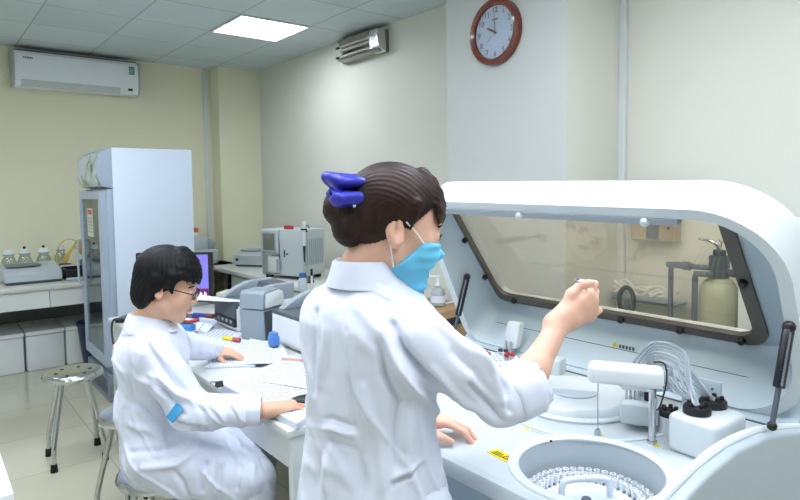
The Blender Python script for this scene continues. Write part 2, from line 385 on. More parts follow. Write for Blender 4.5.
for k in range(5):
    tb.tube([(1.01+k*.012, 6.2, .86), (1.06+k*.012, 6.22, .93+k*.01), (1.13+k*.01, 6.24, 1.0+k*.015), (1.20+k*.01, 6.26, .92)], .006, 8)
tb.tube([(.99, 6.3, .85), (1.03, 6.32, 1.02), (1.12, 6.33, 1.07), (1.22, 6.33, 1.0)], .004, 8)
tag(obj('tubing', tb, yel), 'bundle of thin yellow tubing looping up behind the black tray', 'tubing')
E1 = MB().ball((1.205, 6.02, .885), .09, 24, (.75, .9, 1.25))
for v in E1.bm.verts: v.co += Vector((1, 1, 1))*.012*math.sin(v.co.z*60+v.co.y*45)
tag(obj('plastic_bag', E1, mat('bag_white', '#cdd4e0', .5)), 'crumpled white plastic bag slumped at the back bench beside the fridge', 'bag')

# --- glass door fridge
t = thing('fridge', 'tall white display fridge with a glass door and picture header', 'fridge', (1.42, 4.98, 0))
fx, y0, y1, fw = 1.042, 4.615, 5.30, ony(193, 200, 4.615).x
fside = mat('fridge_white', '#dbe8f8', .3, var=.01); fgrey = mat('fridge_trim', '#a9b7c8', .4)
obj('body', MB().bb(fx+.055, fw, y0, y0+.03, .12, 1.81, .004).bb(fx+.055, fw, y1-.03, y1, .12, 1.81, .004).bb(fw-.032, fw-.002, y0+.004, y1-.004, .125, 1.80).bb(fx+.057, fw-.004, y0+.004, y1-.004, 1.50, 1.806).bb(fx+.057, fw-.004, y0+.005, y1-.005, .122, .22), fside, t)
obj('front_frame', MB().bb(fx+.013, fx+.0545, y0-.001, y0+.035, .2, 1.52, .004).bb(fx+.012, fx+.056, y1-.035, y1, .2, 1.52, .004).bb(fx+.014, fx+.054, y0+.004, y1-.004, .202, .24), fgrey, t)
obj('header', MB().prism([(fx+.06, 1.525), (fx-.012, 1.54), (fx-.036, 1.60), (fx-.036, 1.70), (fx-.012, 1.775), (fx+.06, 1.812)], lambda u, v, w: (u, y0+w, v), y1-y0, .006), fgrey, t)
hm = mat('header_picture', '#8aa5a0', .2, var=.55, scale=5, coat=.4)
nt = hm.node_tree; rp = [n for n in nt.nodes if n.type == 'VALTORGB'][0]
rp.color_ramp.elements[0].color = (.06, .14, .05, 1); rp.color_ramp.elements[1].color = (.55, .66, .78, 1); rp.color_ramp.elements[0].position = .38; rp.color_ramp.elements[1].position = .55
obj('header_picture', MB().prism([(fx-.014, 1.545), (fx-.0385, 1.602), (fx-.0385, 1.70), (fx-.014, 1.772), (fx+.003, 1.772), (fx+.003, 1.545)], lambda u, v, w: (u, y0+.03+w, v), y1-y0-.06), hm, t)
d = obj('door', MB().ringprism([(y0+.01, .26), (y1-.01, .26), (y1-.01, 1.51), (y0+.01, 1.51)], [(y0+.07, .33), (y1-.06, .33), (y1-.06, 1.45), (y0+.07, 1.45)], lambda u, v, w: (fx-.03+w, u, v), .042), fgrey, t)
obj('door_glass', MB().bb(fx-.018, fx-.012, y0+.065, y1-.055, .325, 1.455), glassmat('fridge_glass', '#cfdcd8', .32), d)
obj('door_handle', MB().tube([(fx-.03, y1-.035, .8), (fx-.06, y1-.035, .82), (fx-.06, y1-.035, 1.1), (fx-.03, y1-.035, 1.12)], .008), fgrey, d)
obj('door_sticker', MB().bb(fx-.0195, fx-.018, y0+.30, y0+.48, 1.17, 1.38), mat('sticker_pale', '#c9cfc4', .6), d)
b = MB().bb(fx-.0205, fx-.0195, y0+.32, y0+.46, 1.335, 1.37)
obj('sticker_heading', b, RED, d)
b = MB()
for k in range(5):
    for j in range(2): b.bb(fx-.0205, fx-.0195, y0+.32+j*.08, y0+.38+j*.08, 1.20+k*.025, 1.212+k*.025)
obj('sticker_text', b, GREY, d)
for z in (.55, .85, 1.15, 1.4):
    b = MB()
    for k in range(9): b.bb(fx+.08+k*.06, fx+.085+k*.06, y0+.04, y1-.04, z-.004, z)
    b.bb(fx+.07, fw-.05, y0+.04, y0+.05, z-.008, z+.004).bb(fx+.07, fw-.05, y1-.05, y1-.04, z-.008, z+.004).bb(fx+.075, fx+.083, y0+.04, y1-.04, z-.008, z+.012)
    obj('shelf', b, WHITE, t)
obj('kick_plate', MB().bb(fx-.02, fw-.02, y0+.01, y1-.01, .0, .20, .006), mat('fridge_plinth', '#7c8794', .5), t)
b = MB()
for k in range(6): b.bb(fx-.024, fx-.018, y0+.06, y1-.06, .05+k*.02, .058+k*.02)
obj('kick_grille', b, DGREY, t)

# --- bench along the east wall (with the analyser, balance)
t = thing('lab_bench', 'white bench along the east wall carrying the box analyzer', 'bench', (2.68, 4.9, 0))
obj('worktop', MB().bb(2.30, XB-.005, 3.0, YA-.235, .71, .75, .006).bb(1.97, 2.58, 5.95, YA-.01, .71, .75, .006), top_m, t)
for ya, yb in ((3.02, 3.95), (4.15, 4.9), (5.0, 5.55)):
    obj('drawer_unit', MB().bb(2.34, 2.98, ya, yb, .10, .69, .008), cab, t)
for y in (4.08, 4.95, 5.62): obj('leg', MB().bb(2.33, 2.37, y-.02, y+.02, 0, .71), BLACK, t)
obj('side_cabinet', MB().bb(2.0, 2.30, 5.99, 6.45, .05, .69, .006), cab, t)
obj('rear_rail', MB().bb(2.98, 3.04, 3.02, 6.3, .5, .71), cab, t)

# hematology analyser turned to face the room
A0 = onz(262, 277.5, .75); A1 = onz(303, 281, .75); tx = (A1-A0); Lx = tx.length; tx.normalize(); nx = Vector((tx.y, -tx.x, 0))
if nx.dot(-A0) < 0: nx = -nx
MA = basis(-nx, tx, (0, 0, 1), A0)     # local: x depth behind the face, y along the face, z up
MA = Matrix(((-nx.x, tx.x, 0, A0.x), (-nx.y, tx.y, 0, A0.y), (0, 0, 1, .75), (0, 0, 0, 1)))
t = thing('blood_analyzer', 'pale grey box analyzer with a dark window on the east bench', 'lab device', tuple(A0+tx*Lx*.5-nx*.14))
hA = .42; body = mat('analyzer_body', '#bcc6c6', .45, var=.02)
T_ = lambda mb: mb.rot(MA)
obj('housing', T_(MB().bb(0, .30, 0, Lx, .03, hA, .012)), body, t)
obj('front_panel', T_(MB().prism([(.0, .03), (.0, .21), (-.025, .23), (-.025, hA-.01), (0, hA)], lambda u, v, w: (u, .02+w, v), Lx*.42, .006)), body, t)
obj('window', T_(MB().bb(-.0275, -.024, .05, .05+Lx*.28, .245, .385, .001)), mat('window_tint', '#6e735f', .1, coat=1.), t)
obj('window_frame', T_(MB().ringprism(rrect(.04, .06+Lx*.28, .235, .395, .008, 2), rrect(.05, .05+Lx*.28, .245, .385, .006, 2), lambda u, v, w: (-.029+w, u, v), .006)), GREY, t)
obj('sample_port', T_(MB().bb(-.012, .004, .08, .08+Lx*.28, .05, .19, .01)), WARM, t)
obj('port_slot', T_(MB().bb(-.0135, -.011, .07+Lx*.24, .085+Lx*.3, .06, .17, .001)), GREY, t)
obj('latch', T_(MB().bb(-.006, .002, Lx*.57, Lx*.585, .19, .25)), BLACK, t)
obj('button', T_(MB().cyl((-.005, Lx*.64, .215), (.002, Lx*.64, .215), .008, n=12)), BLACK, t)
for ua, va in ((.02, .03), (.02, Lx-.08), (.24, .03), (.24, Lx-.08)): obj('foot', T_(MB().bb(ua, ua+.04, va, va+.05, .001, .032)), BLACK, t)
b = MB()
for k in range(9): b.bb(.03+k*.028, .045+k*.028, Lx-.001, Lx+.002, .12, .34)
obj('vents', T_(b), GREY, t)
p = MA @ Vector((.06, Lx*.55, hA))
tag(obj('red_clip', MB().box(p+Vector((0, 0, .015)), (.03, .06, .03), .5, .005).box(p+Vector((.01, -.05, .015)), (.03, .03, .03), .5, .005), RED), 'small red clip lying on top of the pale grey box analyzer', 'clip')
# pipette on a hanging stand and bottle with a blue cap
pp = onz(305, 283, .75); pt = onx(305, 222, pp.x)
t = thing('pipette', 'white pipette with black collars hanging upright beside the box analyzer', 'pipette', tuple(pp))
x, y = pp.x, pp.y
obj('body', MB().lathe([(0, 1.05), (.011, 1.05), (.013, 1.09), (.013, 1.17), (.018, 1.19), (.018, 1.215), (0, 1.215)], (x, y, 0), 16), WHITE, t)
obj('plunger', MB().cyl((x, y, 1.215), (x, y, 1.25), .014, .016, 14, .003), WHITE, t)
obj('collar', MB().bb(x-.02, x+.02, y-.02, y+.02, 1.175, 1.19, .003), BLACK, t)
obj('shaft', MB().cyl((x, y, .92), (x, y, 1.05), .005, .011, 12), BLACK, t)
obj('hook', MB().tube([(x, y, 1.2), (x+.02, y-.02, 1.215), (x+.035, y-.03, 1.19)], .004), BLACK, t)
t = thing('pipette_stand', 'thin black pipette stand beside the box analyzer', 'stand', (x, y, .75))
obj('base', MB().lathe([(0, .752), (.05, .752), (.045, .765), (0, .765)], (x+.03, y+.0, 0), 24), BLACK, t)
obj('rod', MB().cyl((x+.025, y, .76), (x+.025, y, 1.17), .004, n=10), STEEL, t)
obj('clamp', MB().bb(x, x+.03, y-.005, y+.005, 1.16, 1.172), BLACK, t)
q = onz(303, 290, .75)
t = thing('sample_bottle', 'small clear bottle with a blue cap on the east bench', 'bottle', tuple(q))
obj('body', MB().lathe([(0, .752), (.03, .752), (.032, .76), (.032, .83), (.024, .845), (0, .845)], (q.x, q.y, 0), 24), mat('bottle_milky', '#cfdbe2', .3), t)
obj('cap', MB().lathe([(0, .88), (.026, .88), (.028, .875), (.028, .845), (0, .845)], (q.x, q.y, 0), 24), BLUE, t)
q = onz(312, 292, .75)
t = thing('marker_pen', 'black marker pen standing upright beside the blue-capped bottle', 'pen', tuple(q))
obj('barrel', MB().cyl((q.x, q.y, .752), (q.x, q.y, .87), .008, n=12, bev=.002), WHITE, t)
obj('cap', MB().cyl((q.x, q.y, .87), (q.x, q.y, .92), .009, n=12, bev=.002), BLACK, t)
# balance / centrifuge in the corner
MB_ = Matrix.Translation((2.70, 5.65, .75)) @ Matrix.Rotation(-.95, 4, 'Z')
t = thing('lab_balance', 'low pale instrument with a sloping top in the corner by the pillar', 'lab device', (2.70, 5.65, .75))
R_ = lambda mb: mb.rot(MB_)
obj('housing', R_(MB().prism([(-.16, .02), (-.16, .11), (-.06, .135), (.16, .14), (.16, .02)], lambda u, v, w: (w-.22, u, v), .44, .01)), body, t)
obj('lid', R_(MB().prism([(-.05, .137), (.15, .143), (.16, .26), (.13, .26), (-.05, .16)], lambda u, v, w: (.02+w, u, v), .2, .008)), body, t)
obj('tray', R_(MB().bb(-.2, -.02, -.05, .13, .138, .158, .004)), GREY, t)
obj('knob', R_(MB().cyl((-.17, -.172, .07), (-.17, -.158, .07), .016, n=14)), DGREY, t)
obj('base', R_(MB().bb(-.2, .2, -.14, .14, .001, .022)), DGREY, t)
obj('switch', R_(MB().bb(.12, .16, -.166, -.158, .05, .08)), DGREY, t)
# device with the orange cap behind the fridge
q = ony(204, 262, 6.2); q.z = .75
t = thing('water_bath', 'white lab instrument with a stepped top beside the fridge', 'lab device', tuple(q))
obj('housing', MB().bb(q.x-.16, q.x+.10, 6.06, 6.36, .752, .90, .01), body, t)
obj('tower', MB().bb(q.x-.16, q.x+.02, 6.12, 6.34, .90, 1.04, .012), body, t)
obj('cover', MB().prism([(.02, .90), (.09, .90), (.10, .96), (.06, 1.0), (.02, 1.0)], lambda u, v, w: (q.x+u, 6.12+w, v), .2, .004), GREY, t)
obj('foot', MB().bb(q.x-.14, q.x+.08, 6.075, 6.09, .751, .775), BLACK, t)
ob = (q.x-.09, 6.2, 0)
t = thing('stain_bottle', 'small white bottle with a bright orange cap on the stepped instrument', 'bottle', (ob[0], ob[1], 1.04))
obj('body', MB().lathe([(0, 1.041), (.04, 1.041), (.042, 1.06), (.036, 1.08), (0, 1.08)], ob, 24), WHITE, t)
obj('cap', MB().lathe([(0, 1.125), (.036, 1.122), (.042, 1.11), (.042, 1.08), (0, 1.08)], ob, 24), mat('orange_plastic', '#d8662a', .4), t)

# --- corner of a white table at the left foreground
q = onz(14, 493, .75)
t = thing('side_table', 'white table whose corner enters at the lower left edge of the picture', 'table', (q.x-.5, q.y+.35, 0))
obj('table_top', MB().bb(q.x-1.0, q.x, q.y, q.y+.7, .72, .75, .004), WHITE, t)
for dx, dy in ((-.06, .06), (-.94, .06), (-.06, .64), (-.94, .64)):
    obj('leg', MB().bb(q.x+dx-.02, q.x+dx+.02, q.y+dy-.02, q.y+dy+.02, 0, .72), cab, t)

# --- stools
def make_stool(loc, label, a0):
    x, y = loc; t = thing('lab_stool', label, 'stool', (x, y, 0), 'round steel stools')
    seat = MB().lathe([(0, .50), (.125, .50), (.143, .503), (.15, .497), (.155, .485), (.152, .472), (.146, .468), (.143, .476), (.13, .486), (0, .488)], (x, y, 0), 48)
    obj('seat', seat, STEEL, t)
    b = MB()
    for k in range(6): b.lathe([(.010, .501), (.010, .5025), (0, .5025)], (x+.085*math.cos(k*PI/3), y+.085*math.sin(k*PI/3), 0), 14)
    obj('seat_holes', b, DGREY, t)
    obj('ring', MB().tube([(x+.115*math.cos(k*PI/4), y+.115*math.sin(k*PI/4), .462) for k in range(8)], .009, 8, 4, True), STEEL, t)
    for k in range(4):
        a = a0+k*PI/2; cx, sx = math.cos(a), math.sin(a)
        l = obj('leg', MB().tube([(x+.085*cx, y+.085*sx, .475), (x+.10*cx, y+.10*sx, .42), (x+.165*cx, y+.165*sx, .16), (x+.175*cx, y+.175*sx, .10), (x+.178*cx, y+.178*sx, .02)], .0125, 12), STEEL, t)
        obj('rubber_foot', MB().cyl((x+.178*cx, y+.178*sx, 0), (x+.178*cx, y+.178*sx, .045), .019, .016, 14, .003), RUBBER, l)
    return t
q = onz(73, 371, .50)
st = make_stool((q.x, q.y), 'round steel stool standing free on the floor in front of the storage bins', math.radians(222))
q2 = onz(129, 417, .50); q2 = Vector((.742, 2.90, 0))
dup(st, (q2.x, q2.y, 0), .35, 'round steel stool half hidden behind the seated person')
dup(st, (.655, 2.226, 0), .9, 'round steel stool the seated person sits on')
# ================================================================= DESK
DX0, DX1, DY0, DY1, DZ = .885, 1.70, 1.675, 3.92, .75
t = thing('desk', 'long white work desk with printers and papers on it', 'desk', (1.3, 2.75, 0))
deskm = mat('desk_white', '#d3d8d6', .4, var=.02)
obj('desk_top', MB().bb(DX0-.01, DX1, DY0-.005, DY1, DZ-.025, DZ, .004), deskm, t)
obj('apron', MB().bb(DX0+.005, DX0+.025, DY0+.03, DY1-.02, .62, DZ-.026), deskm, t)
obj('end_panel', MB().bb(DX0+.005, DX1-.02, DY0, DY0+.028, 0, DZ-.026, .002), deskm, t)
obj('end_panel', MB().bb(DX0+.005, DX1-.02, DY1-.03, DY1-.002, 0, DZ-.026, .002), deskm, t)
obj('modesty_panel', MB().bb(DX1-.05, DX1-.03, DY0+.03, DY1-.03, .15, DZ-.026), cab, t)
dr = obj('drawer_unit', MB().bb(DX0+.012, DX1-.2, 3.3, 3.88, .05, .61, .004), deskm, t)
for k in range(2): obj('drawer_front', MB().bb(DX0-.004, DX0+.012, 3.315, 3.865, .08+k*.27, .33+k*.27, .004), deskm, dr)
t = thing('computer_case', 'black computer case standing in the shade under the desk', 'computer', (1.42, 2.1, 0))
obj('case', MB().bb(1.15, 1.58, 1.85, 2.05, .02, .46, .01), BLACK, t)
obj('front_bezel', MB().bb(1.135, 1.151, 1.855, 2.045, .03, .45, .006), DGREY, t)
for xx in (1.18, 1.5): obj('foot', MB().bb(xx, xx+.04, 1.86, 2.04, 0, .021), RUBBER, t)
# monitor
mc = Vector((1.36, 3.72, 0)); nrm = Vector((-.62, -.78, 0)).normalized(); sd = Vector((nrm.y*-1, nrm.x, 0))*-1
p = onz(213, 302, .79)
sd = Vector((_r0.x, _r0.y, 0)); nrm = Vector((-sd.y*-1, -sd.x, 0)); nrm = Vector((-_f.x, -_f.y, 0)).normalized()
mr = W(212.5, 280, 3.85); mc = Vector((mr.x, mr.y, 0)) - sd*.24
t = thing('monitor', 'black computer monitor with a lilac screen behind the seated person\'s face', 'monitor', (mc.x, mc.y, DZ))
MM = basis(sd, (0, 0, 1), nrm, (mc.x, mc.y, 0))
obj('housing', MB().prism(rrect(-.24, .24, .80, 1.115, .008, 2), lambda u, v, w: MM @ Vector((u, v, -w)), .035, .004), BLACK, t)
scr = mat('screen_lilac', '#6a63b8', .2, emit=.5, ecol='#7f79cf', var=.12, scale=3)
obj('screen', MB().prism([(-.225, .825), (.215, .825), (.215, 1.10), (-.225, 1.10)], lambda u, v, w: MM @ Vector((u, v, .0005+w)), .001), scr, t)
obj('screen_banner', MB().prism([(-.225, .826), (.215, .826), (.215, .885), (-.225, .885)], lambda u, v, w: MM @ Vector((u, v, .0018+w)), .0006), mat('screen_maroon', '#5a1f58', .2, emit=.5, ecol='#6a2560'), t)
b = MB()
for k in range(7):
    b.prism([(.02+k*.027, .835), (.037+k*.027, .835), (.04+k*.027, .855), (.025+k*.027, .868)], lambda u, v, w: MM @ Vector((u, v, .0026+w)), .0005)
obj('screen_icons', b, mat('screen_white', '#c9c6dd', .3, emit=.5), t)
obj('neck', MB().prism([(-.04, .755), (.04, .755), (.03, .86), (-.03, .86)], lambda u, v, w: MM @ Vector((u, v, -.04-w)), .03), BLACK, t)
obj('foot', MB().lathe([(0, DZ+.001), (.085, DZ+.001), (.08, DZ+.012), (0, DZ+.016)], (mc.x-nrm.x*.07-sd.x*.03, mc.y-nrm.y*.07-sd.y*.03, 0), 32), BLACK, t)
# laser printer (dark front)
def laser(name, label, x0, y0, y1, hf, ht, dp, frontm, loc):
    t = thing(name, label, 'printer', loc)
    x1 = x0+dp
    obj('body', MB().bb(x0+.012, x1, y0, y1, DZ+.008, DZ+hf, .01), WHITE, t)
    obj('front_panel', MB().prism([(x0, DZ+.03), (x0+.004, DZ+hf-.012), (x0+.02, DZ+hf-.002), (x0+.03, DZ+.03)], lambda u, v, w: (u, y0+.012+w, v), y1-y0-.024, .004), frontm, t)
    arch = [(x0+.02, DZ+hf-.004)]+[(x0+.03+(dp-.04)*k/12, DZ+hf+(ht-hf)*math.sin(min(1, k/8)*PI/2)) for k in range(13)]+[(x1-.01, DZ+hf-.004)]
    for ya, yb in ((y0+.004, y0+.05), (y1-.05, y1-.004)):
        obj('top_arch', MB().prism(arch, lambda u, v, w: (u, ya+w, v), yb-ya, .006), GREY, t)
    obj('output_tray', MB().prism([(x0+.03, DZ+hf-.004), (x0+.05, DZ+hf+.004), (x0+dp*.62, DZ+hf-.02+.03), (x0+dp*.72, DZ+ht-.01), (x1-.012, DZ+ht-.005), (x1-.012, DZ+hf-.004)], lambda u, v, w: (u, y0+.05+w, v), y1-y0-.1), DGREY, t)
    obj('top_band', MB().bb(x0+.004, x0+.05, y0+.002, y1-.002, DZ+hf-.02, DZ+hf+.006, .004), DGREY, t)
    obj('base', MB().bb(x0+.03, x1-.02, y0+.01, y1-.01, DZ+.001, DZ+.01), BLACK, t)
    return t
t = laser('printer', 'laser printer with a dark grey front and a sheet lying on its top', 1.285, 3.005, 3.31, .15, .235, .36, DGREY, (1.46, 3.14, DZ))
obj('paper_slot', MB().bb(1.278, 1.29, 3.01, 3.265, DZ+.035, DZ+.075, .003), BLACK, t)
for k in range(4): obj('roller', MB().bb(1.276, 1.282, 3.04+k*.055, 3.06+k*.055, DZ+.05, DZ+.066), GREY, t)
laser('printer', 'white-fronted laser printer with a grey arched top beside the standing person', 1.335, 2.30, 2.705, .165, .245, .36, WHITE, (1.5, 2.5, DZ))
# label printer tower between
tw0, tw1 = Vector((1.262, 2.885, 0)), Vector((1.33, 2.755, 0)); tt = (tw1-tw0).normalized(); tn = Vector((-tt.y, tt.x, 0))
if tn.x < 0: tn = -tn
Lw = (tw1-tw0).length
MT = Matrix(((tt.x, tn.x, 0, tw0.x), (tt.y, tn.y, 0, tw0.y), (0, 0, 1, DZ), (0, 0, 0, 1)))
t = thing('label_printer', 'grey and white upright label printer standing between the two laser printers', 'printer', (1.36, 2.9, DZ))
obj('base_body', MB().prism([(.0, .002), (.16, .002), (.16, .155), (-.012, .155)], lambda u, v, w: MT @ Vector((w, u, v)), Lw, .006), mat('label_printer_grey', '#8e9ba6', .4), t)
obj('cover', MB().prism([(-.012, .162), (-.004, .235), (.012, .248), (.12, .25), (.155, .235), (.165, .20), (.16, .162)], lambda u, v, w: MT @ Vector((w, u, v)), Lw, .004), MATS['label_printer_grey'], t)
obj('side_cover', MB().prism([(.005, .165), (.01, .236), (.12, .245), (.15, .23), (.158, .20), (.155, .165)], lambda u, v, w: MT @ Vector((Lw+w, u, v)), .006, .002), WHITE, t)
obj('side_panel', MB().prism([(.004, .006), (.15, .006), (.15, .15), (-.006, .15)], lambda u, v, w: MT @ Vector((Lw+w, u, v)), .004), DGREY, t)
# output sheet lying on printer one
def sheet(name, label, corners, z, thick=.0015, cat='paper', curl=None, m=PAPER, lines=None, group=None):
    """a paper sheet from four corners (world xy), gently waved; printed lines as raised ink strips"""
    c = [Vector((p[0], p[1], p[2] if len(p) > 2 else z)) for p in corners]; n = 14
    b = MB(); bm = bmesh.new(); top = []; bot = []
    def P(u, v):
        p = (c[0]*(1-u)+c[1]*u)*(1-v)+(c[3]*(1-u)+c[2]*u)*v
        if curl: p = p+Vector((0, 0, curl(u, v)))
        return p
    for j in range(n+1):
        for i in range(n+1):
            p = P(i/n, j/n); top.append(bm.verts.new(p+Vector((0, 0, thick)))); bot.append(bm.verts.new(p))
    for j in range(n):
        for i in range(n):
            q = [j*(n+1)+i, j*(n+1)+i+1, (j+1)*(n+1)+i+1, (j+1)*(n+1)+i]
            bm.faces.new([top[k] for k in q]); bm.faces.new([bot[k] for k in q[::-1]])
    e = [k for k in range(n+1)]+[k*(n+1)+n for k in range(1, n+1)]+[n*(n+1)+k for k in range(n-1, -1, -1)]+[k*(n+1) for k in range(n-1, 0, -1)]
    for a, d in zip(e, e[1:]+e[:1]): bm.faces.new((top[a], top[d], bot[d], bot[a]))
    bmesh.ops.recalc_face_normals(bm, faces=bm.faces); b._add(bm)
    o = obj(name, b, m, at=c[0]); tag(o, label, cat, group)
    if lines:
        l = MB(); rr = random.Random(len(label))
        for k in range(lines):
            v = .10+.8*k/lines; u = .08
            while u < .9:
                w = rr.uniform(.03, .14)
                a, d = P(u, v), P(min(.92, u+w), v); f = P(u, v+.2/lines)-a
                up = Vector((0, 0, thick+.0006))
                l.faces([a+up, d+up, d+f+up, a+f+up], [(0, 1, 2, 3)]); u += w+rr.uniform(.02, .06)
        obj('print', l, mat('ink_grey', '#98a3bd', .8), o, 0)
    return o
sheet('paper_sheet', 'white sheet sticking out of the top of the dark-fronted printer', [tuple(onz(193, 294, .922)), tuple(onz(249, 301.5, .914)), tuple(onz(232, 302, .914)), tuple(onz(194, 300, .912))], .9, curl=None)
# papers
wav = lambda a, f: (lambda u, v: a*(1+math.sin(u*f+v*3)))
sheet('paper_sheet', 'printed form lying before the dark-fronted printer', [(1.00, 3.02), (1.20, 3.28), (1.33, 3.0), (1.17, 2.83)], DZ+.001, lines=9, curl=wav(.002, 4))
sheet('document', 'slanting open leaflet at the back of the desk near the seated person\'s chin', [(.99, 3.22), (1.10, 3.44), (1.26, 3.22), (1.10, 3.02)], DZ+.004, lines=5, curl=lambda u, v: .03*max(0, u-.3))
sheet('paper_sheet', 'white paper spread behind the leaflet below the screen', [(1.10, 3.34), (1.28, 3.62), (1.42, 3.45), (1.22, 3.2)], DZ+.001, curl=wav(.002, 5))
sheet('document', 'thick printed report with a curling edge under the left hand', [(.93, 2.50), (1.16, 2.92), (1.33, 2.72), (1.10, 2.38)], DZ+.001, thick=.008, lines=14, curl=lambda u, v: .001*math.sin(v*9)+.001)
sheet('document', 'second printed page overlapping the report beside the blue stamp', [(1.06, 2.42, DZ+.013), (1.26, 2.78, DZ+.013), (1.325, 2.56, DZ+.013), (1.20, 2.25, DZ+.026)], DZ+.012, thick=.003, lines=14, curl=lambda u, v: .008*u*u)
sheet('paper_pad', 'thick white pad with ruled pages beneath the right hand', [(.875, 2.20), (1.22, 2.34), (1.33, 1.92), (.90, 1.66)], DZ+.001, thick=.022, lines=16)
sheet('paper_sheet', 'loose white sheet lying across the thick pad', [(.99, 2.12), (1.26, 2.30), (1.42, 1.98), (1.12, 1.86)], DZ+.024, lines=12, curl=wav(.001, 5))
q = onz(219, 387, .77)
t = thing('binder_clip', 'small black binder clip on the corner of the thick pad', 'clip', tuple(q))
obj('body', MB().prism([(-.012, 0), (.012, 0), (.003, .02), (-.003, .02)], lambda u, v, w: (q.x+w-.012, q.y+u, q.z+v+.002), .026), BLACK, t)
obj('wire', MB().tube([(q.x, q.y+.01, q.z+.018), (q.x-.02, q.y+.02, q.z+.02), (q.x-.03, q.y+.005, q.z+.02), (q.x-.012, q.y-.002, q.z+.02)], .0015, 6), BLACK, t)
# stamps, pens
def stamp(q, label, rx=0):
    t = thing('rubber_stamp', label, 'stamp', (q.x, q.y, DZ))
    obj('body', MB().bb(q.x-.02, q.x+.02, q.y-.026, q.y+.026, q.z+.014, q.z+.062, .008, 3), mat('stamp_blue', '#4d7fc4', .35), t)
    obj('grip', MB().bb(q.x-.017, q.x+.017, q.y-.022, q.y+.022, q.z+.058, q.z+.078, .008, 3), mat('stamp_blue', '#4d7fc4', .35), t)
    obj('base', MB().bb(q.x-.014, q.x+.014, q.y-.02, q.y+.02, q.z, q.z+.016), DGREY, t)
q = onz(274, 352, DZ); q.z = DZ+.017; stamp(q, 'blue self-inking stamp in front of the white-fronted printer')
t = thing('tape_roll', 'blue and red stamp pad case near the seated person\'s shoulder', 'stamp pad', (1.08, 3.10, DZ))
q = onz(186, 332, DZ+.02)
obj('case', MB().box((q.x, q.y, q.z+.025), (.05, .095, .035), .5, .008), mat('stamp_blue2', '#3f86c9', .35), t)
obj('lid', MB().box((q.x+.02, q.y+.015, q.z+.055), (.06, .10, .018), .5, .006), mat('case_red', '#a33c40', .4), t)
obj('label', MB().box((q.x+.01, q.y+.01, q.z+.0645), (.035, .06, .002), .5), PAPER, t); t.name = 'stamp_pad'
def pen(name, label, a, b_, r, m, capm):
    a, b_ = Vector(a), Vector(b_); t = thing(name, label, 'marker', tuple(a)); d = (b_-a)
    obj('barrel', MB().cyl(a, a+d*.62, r, n=12, bev=.002), m, t); obj('cap', MB().cyl(a+d*.62, b_, r*1.1, n=12, bev=.003), capm, t)
q = onz(231, 340, DZ+.015)
pen('highlighter', 'yellow highlighter with a red cap lying before the label printer', (q.x-.02, q.y+.05, DZ+.022), (q.x+.02, q.y-.06, DZ+.022), .010, mat('marker_yellow', '#e3cf2f', .4), mat('marker_red', '#b04a54', .4))
q = onz(203, 320, DZ+.02)
pen('marker', 'blue marker with a brown cap behind the leaflet', (q.x-.03, q.y+.06, DZ+.045), (q.x+.04, q.y-.06, DZ+.045), .013, mat('marker_blue', '#2b3f9c', .4), mat('marker_brown', '#7c4238', .4))
q = onz(298, 360, DZ+.03)
pen('pen', 'orange pen with a black tip lying on the loose sheet', (q.x-.05, q.y+.05, DZ+.035), (q.x+.05, q.y-.07, DZ+.035), .005, mat('pen_orange', '#d7a48c', .4), BLACK)
# keyboard and dark tray behind the person, cable
q = onz(150, 316, DZ)
t = thing('keyboard', 'black keyboard lying on the far end of the desk behind the seated person', 'keyboard', (1.04, 3.72, DZ))
MK = Matrix.Translation((1.075, 3.62, DZ+.002)) @ Matrix.Rotation(-.75, 4, 'Z')
obj('base', MB().box((0, 0, .011), (.44, .15, .02), 0, .006).rot(MK), BLACK, t)
b = MB()
for i in range(15):
    for j in range(5): b.box((-.2+i*.0286, -.055+j*.028, .024), (.024, .023, .008), 0, .002, 1)
obj('keys', b.rot(MK), DGREY, t)
tag(obj('cable', MB().tube([(1.0, 3.62, DZ+.01), (.95, 3.72, DZ+.01), (.90, 3.80, DZ+.008), (.867, 3.78, DZ-.005), (.855, 3.74, DZ-.09), (.855, 3.60, .45), (.858, 3.52, .25), (.86, 3.45, .02)], .006, 8), BLACK), 'thin black cable hanging over the front edge of the desk', 'cable')
# beige box behind printer one
t = thing('carton', 'small beige box standing behind the leaflet', 'box', (1.45, 3.5, DZ))
obj('body', MB().box((1.50, 3.52, DZ+.066), (.14, .16, .13), .7, .004), mat('beige_board', '#c9c8b2', .6), t)
obj('flap', MB().box((1.50, 3.52, DZ+.134), (.142, .162, .006), .7, .001), mat('beige_board', '#c9c8b2', .6), t)
# mouse
hm_ = onz(297, 411, .80)
t = thing('mouse', 'black computer mouse under the right hand', 'mouse', (1.0, 1.80, DZ+.025))
ME = MB().ball((0, 0, 0), 1, 20, (.05, .028, .022))
ME.bm.verts.ensure_lookup_table()
for v in ME.bm.verts: v.co.z = max(v.co.z, -.008)
ME.rot(Matrix.Translation((1.005, 1.798, DZ+.033)) @ Matrix.Rotation(-.35, 4, 'Z')); obj('shell', ME, BLACK, t, 60)
obj('wheel', MB().cyl((1.032, 1.783, DZ+.05), (1.036, 1.793, DZ+.05), .008, n=12), DGREY, t)

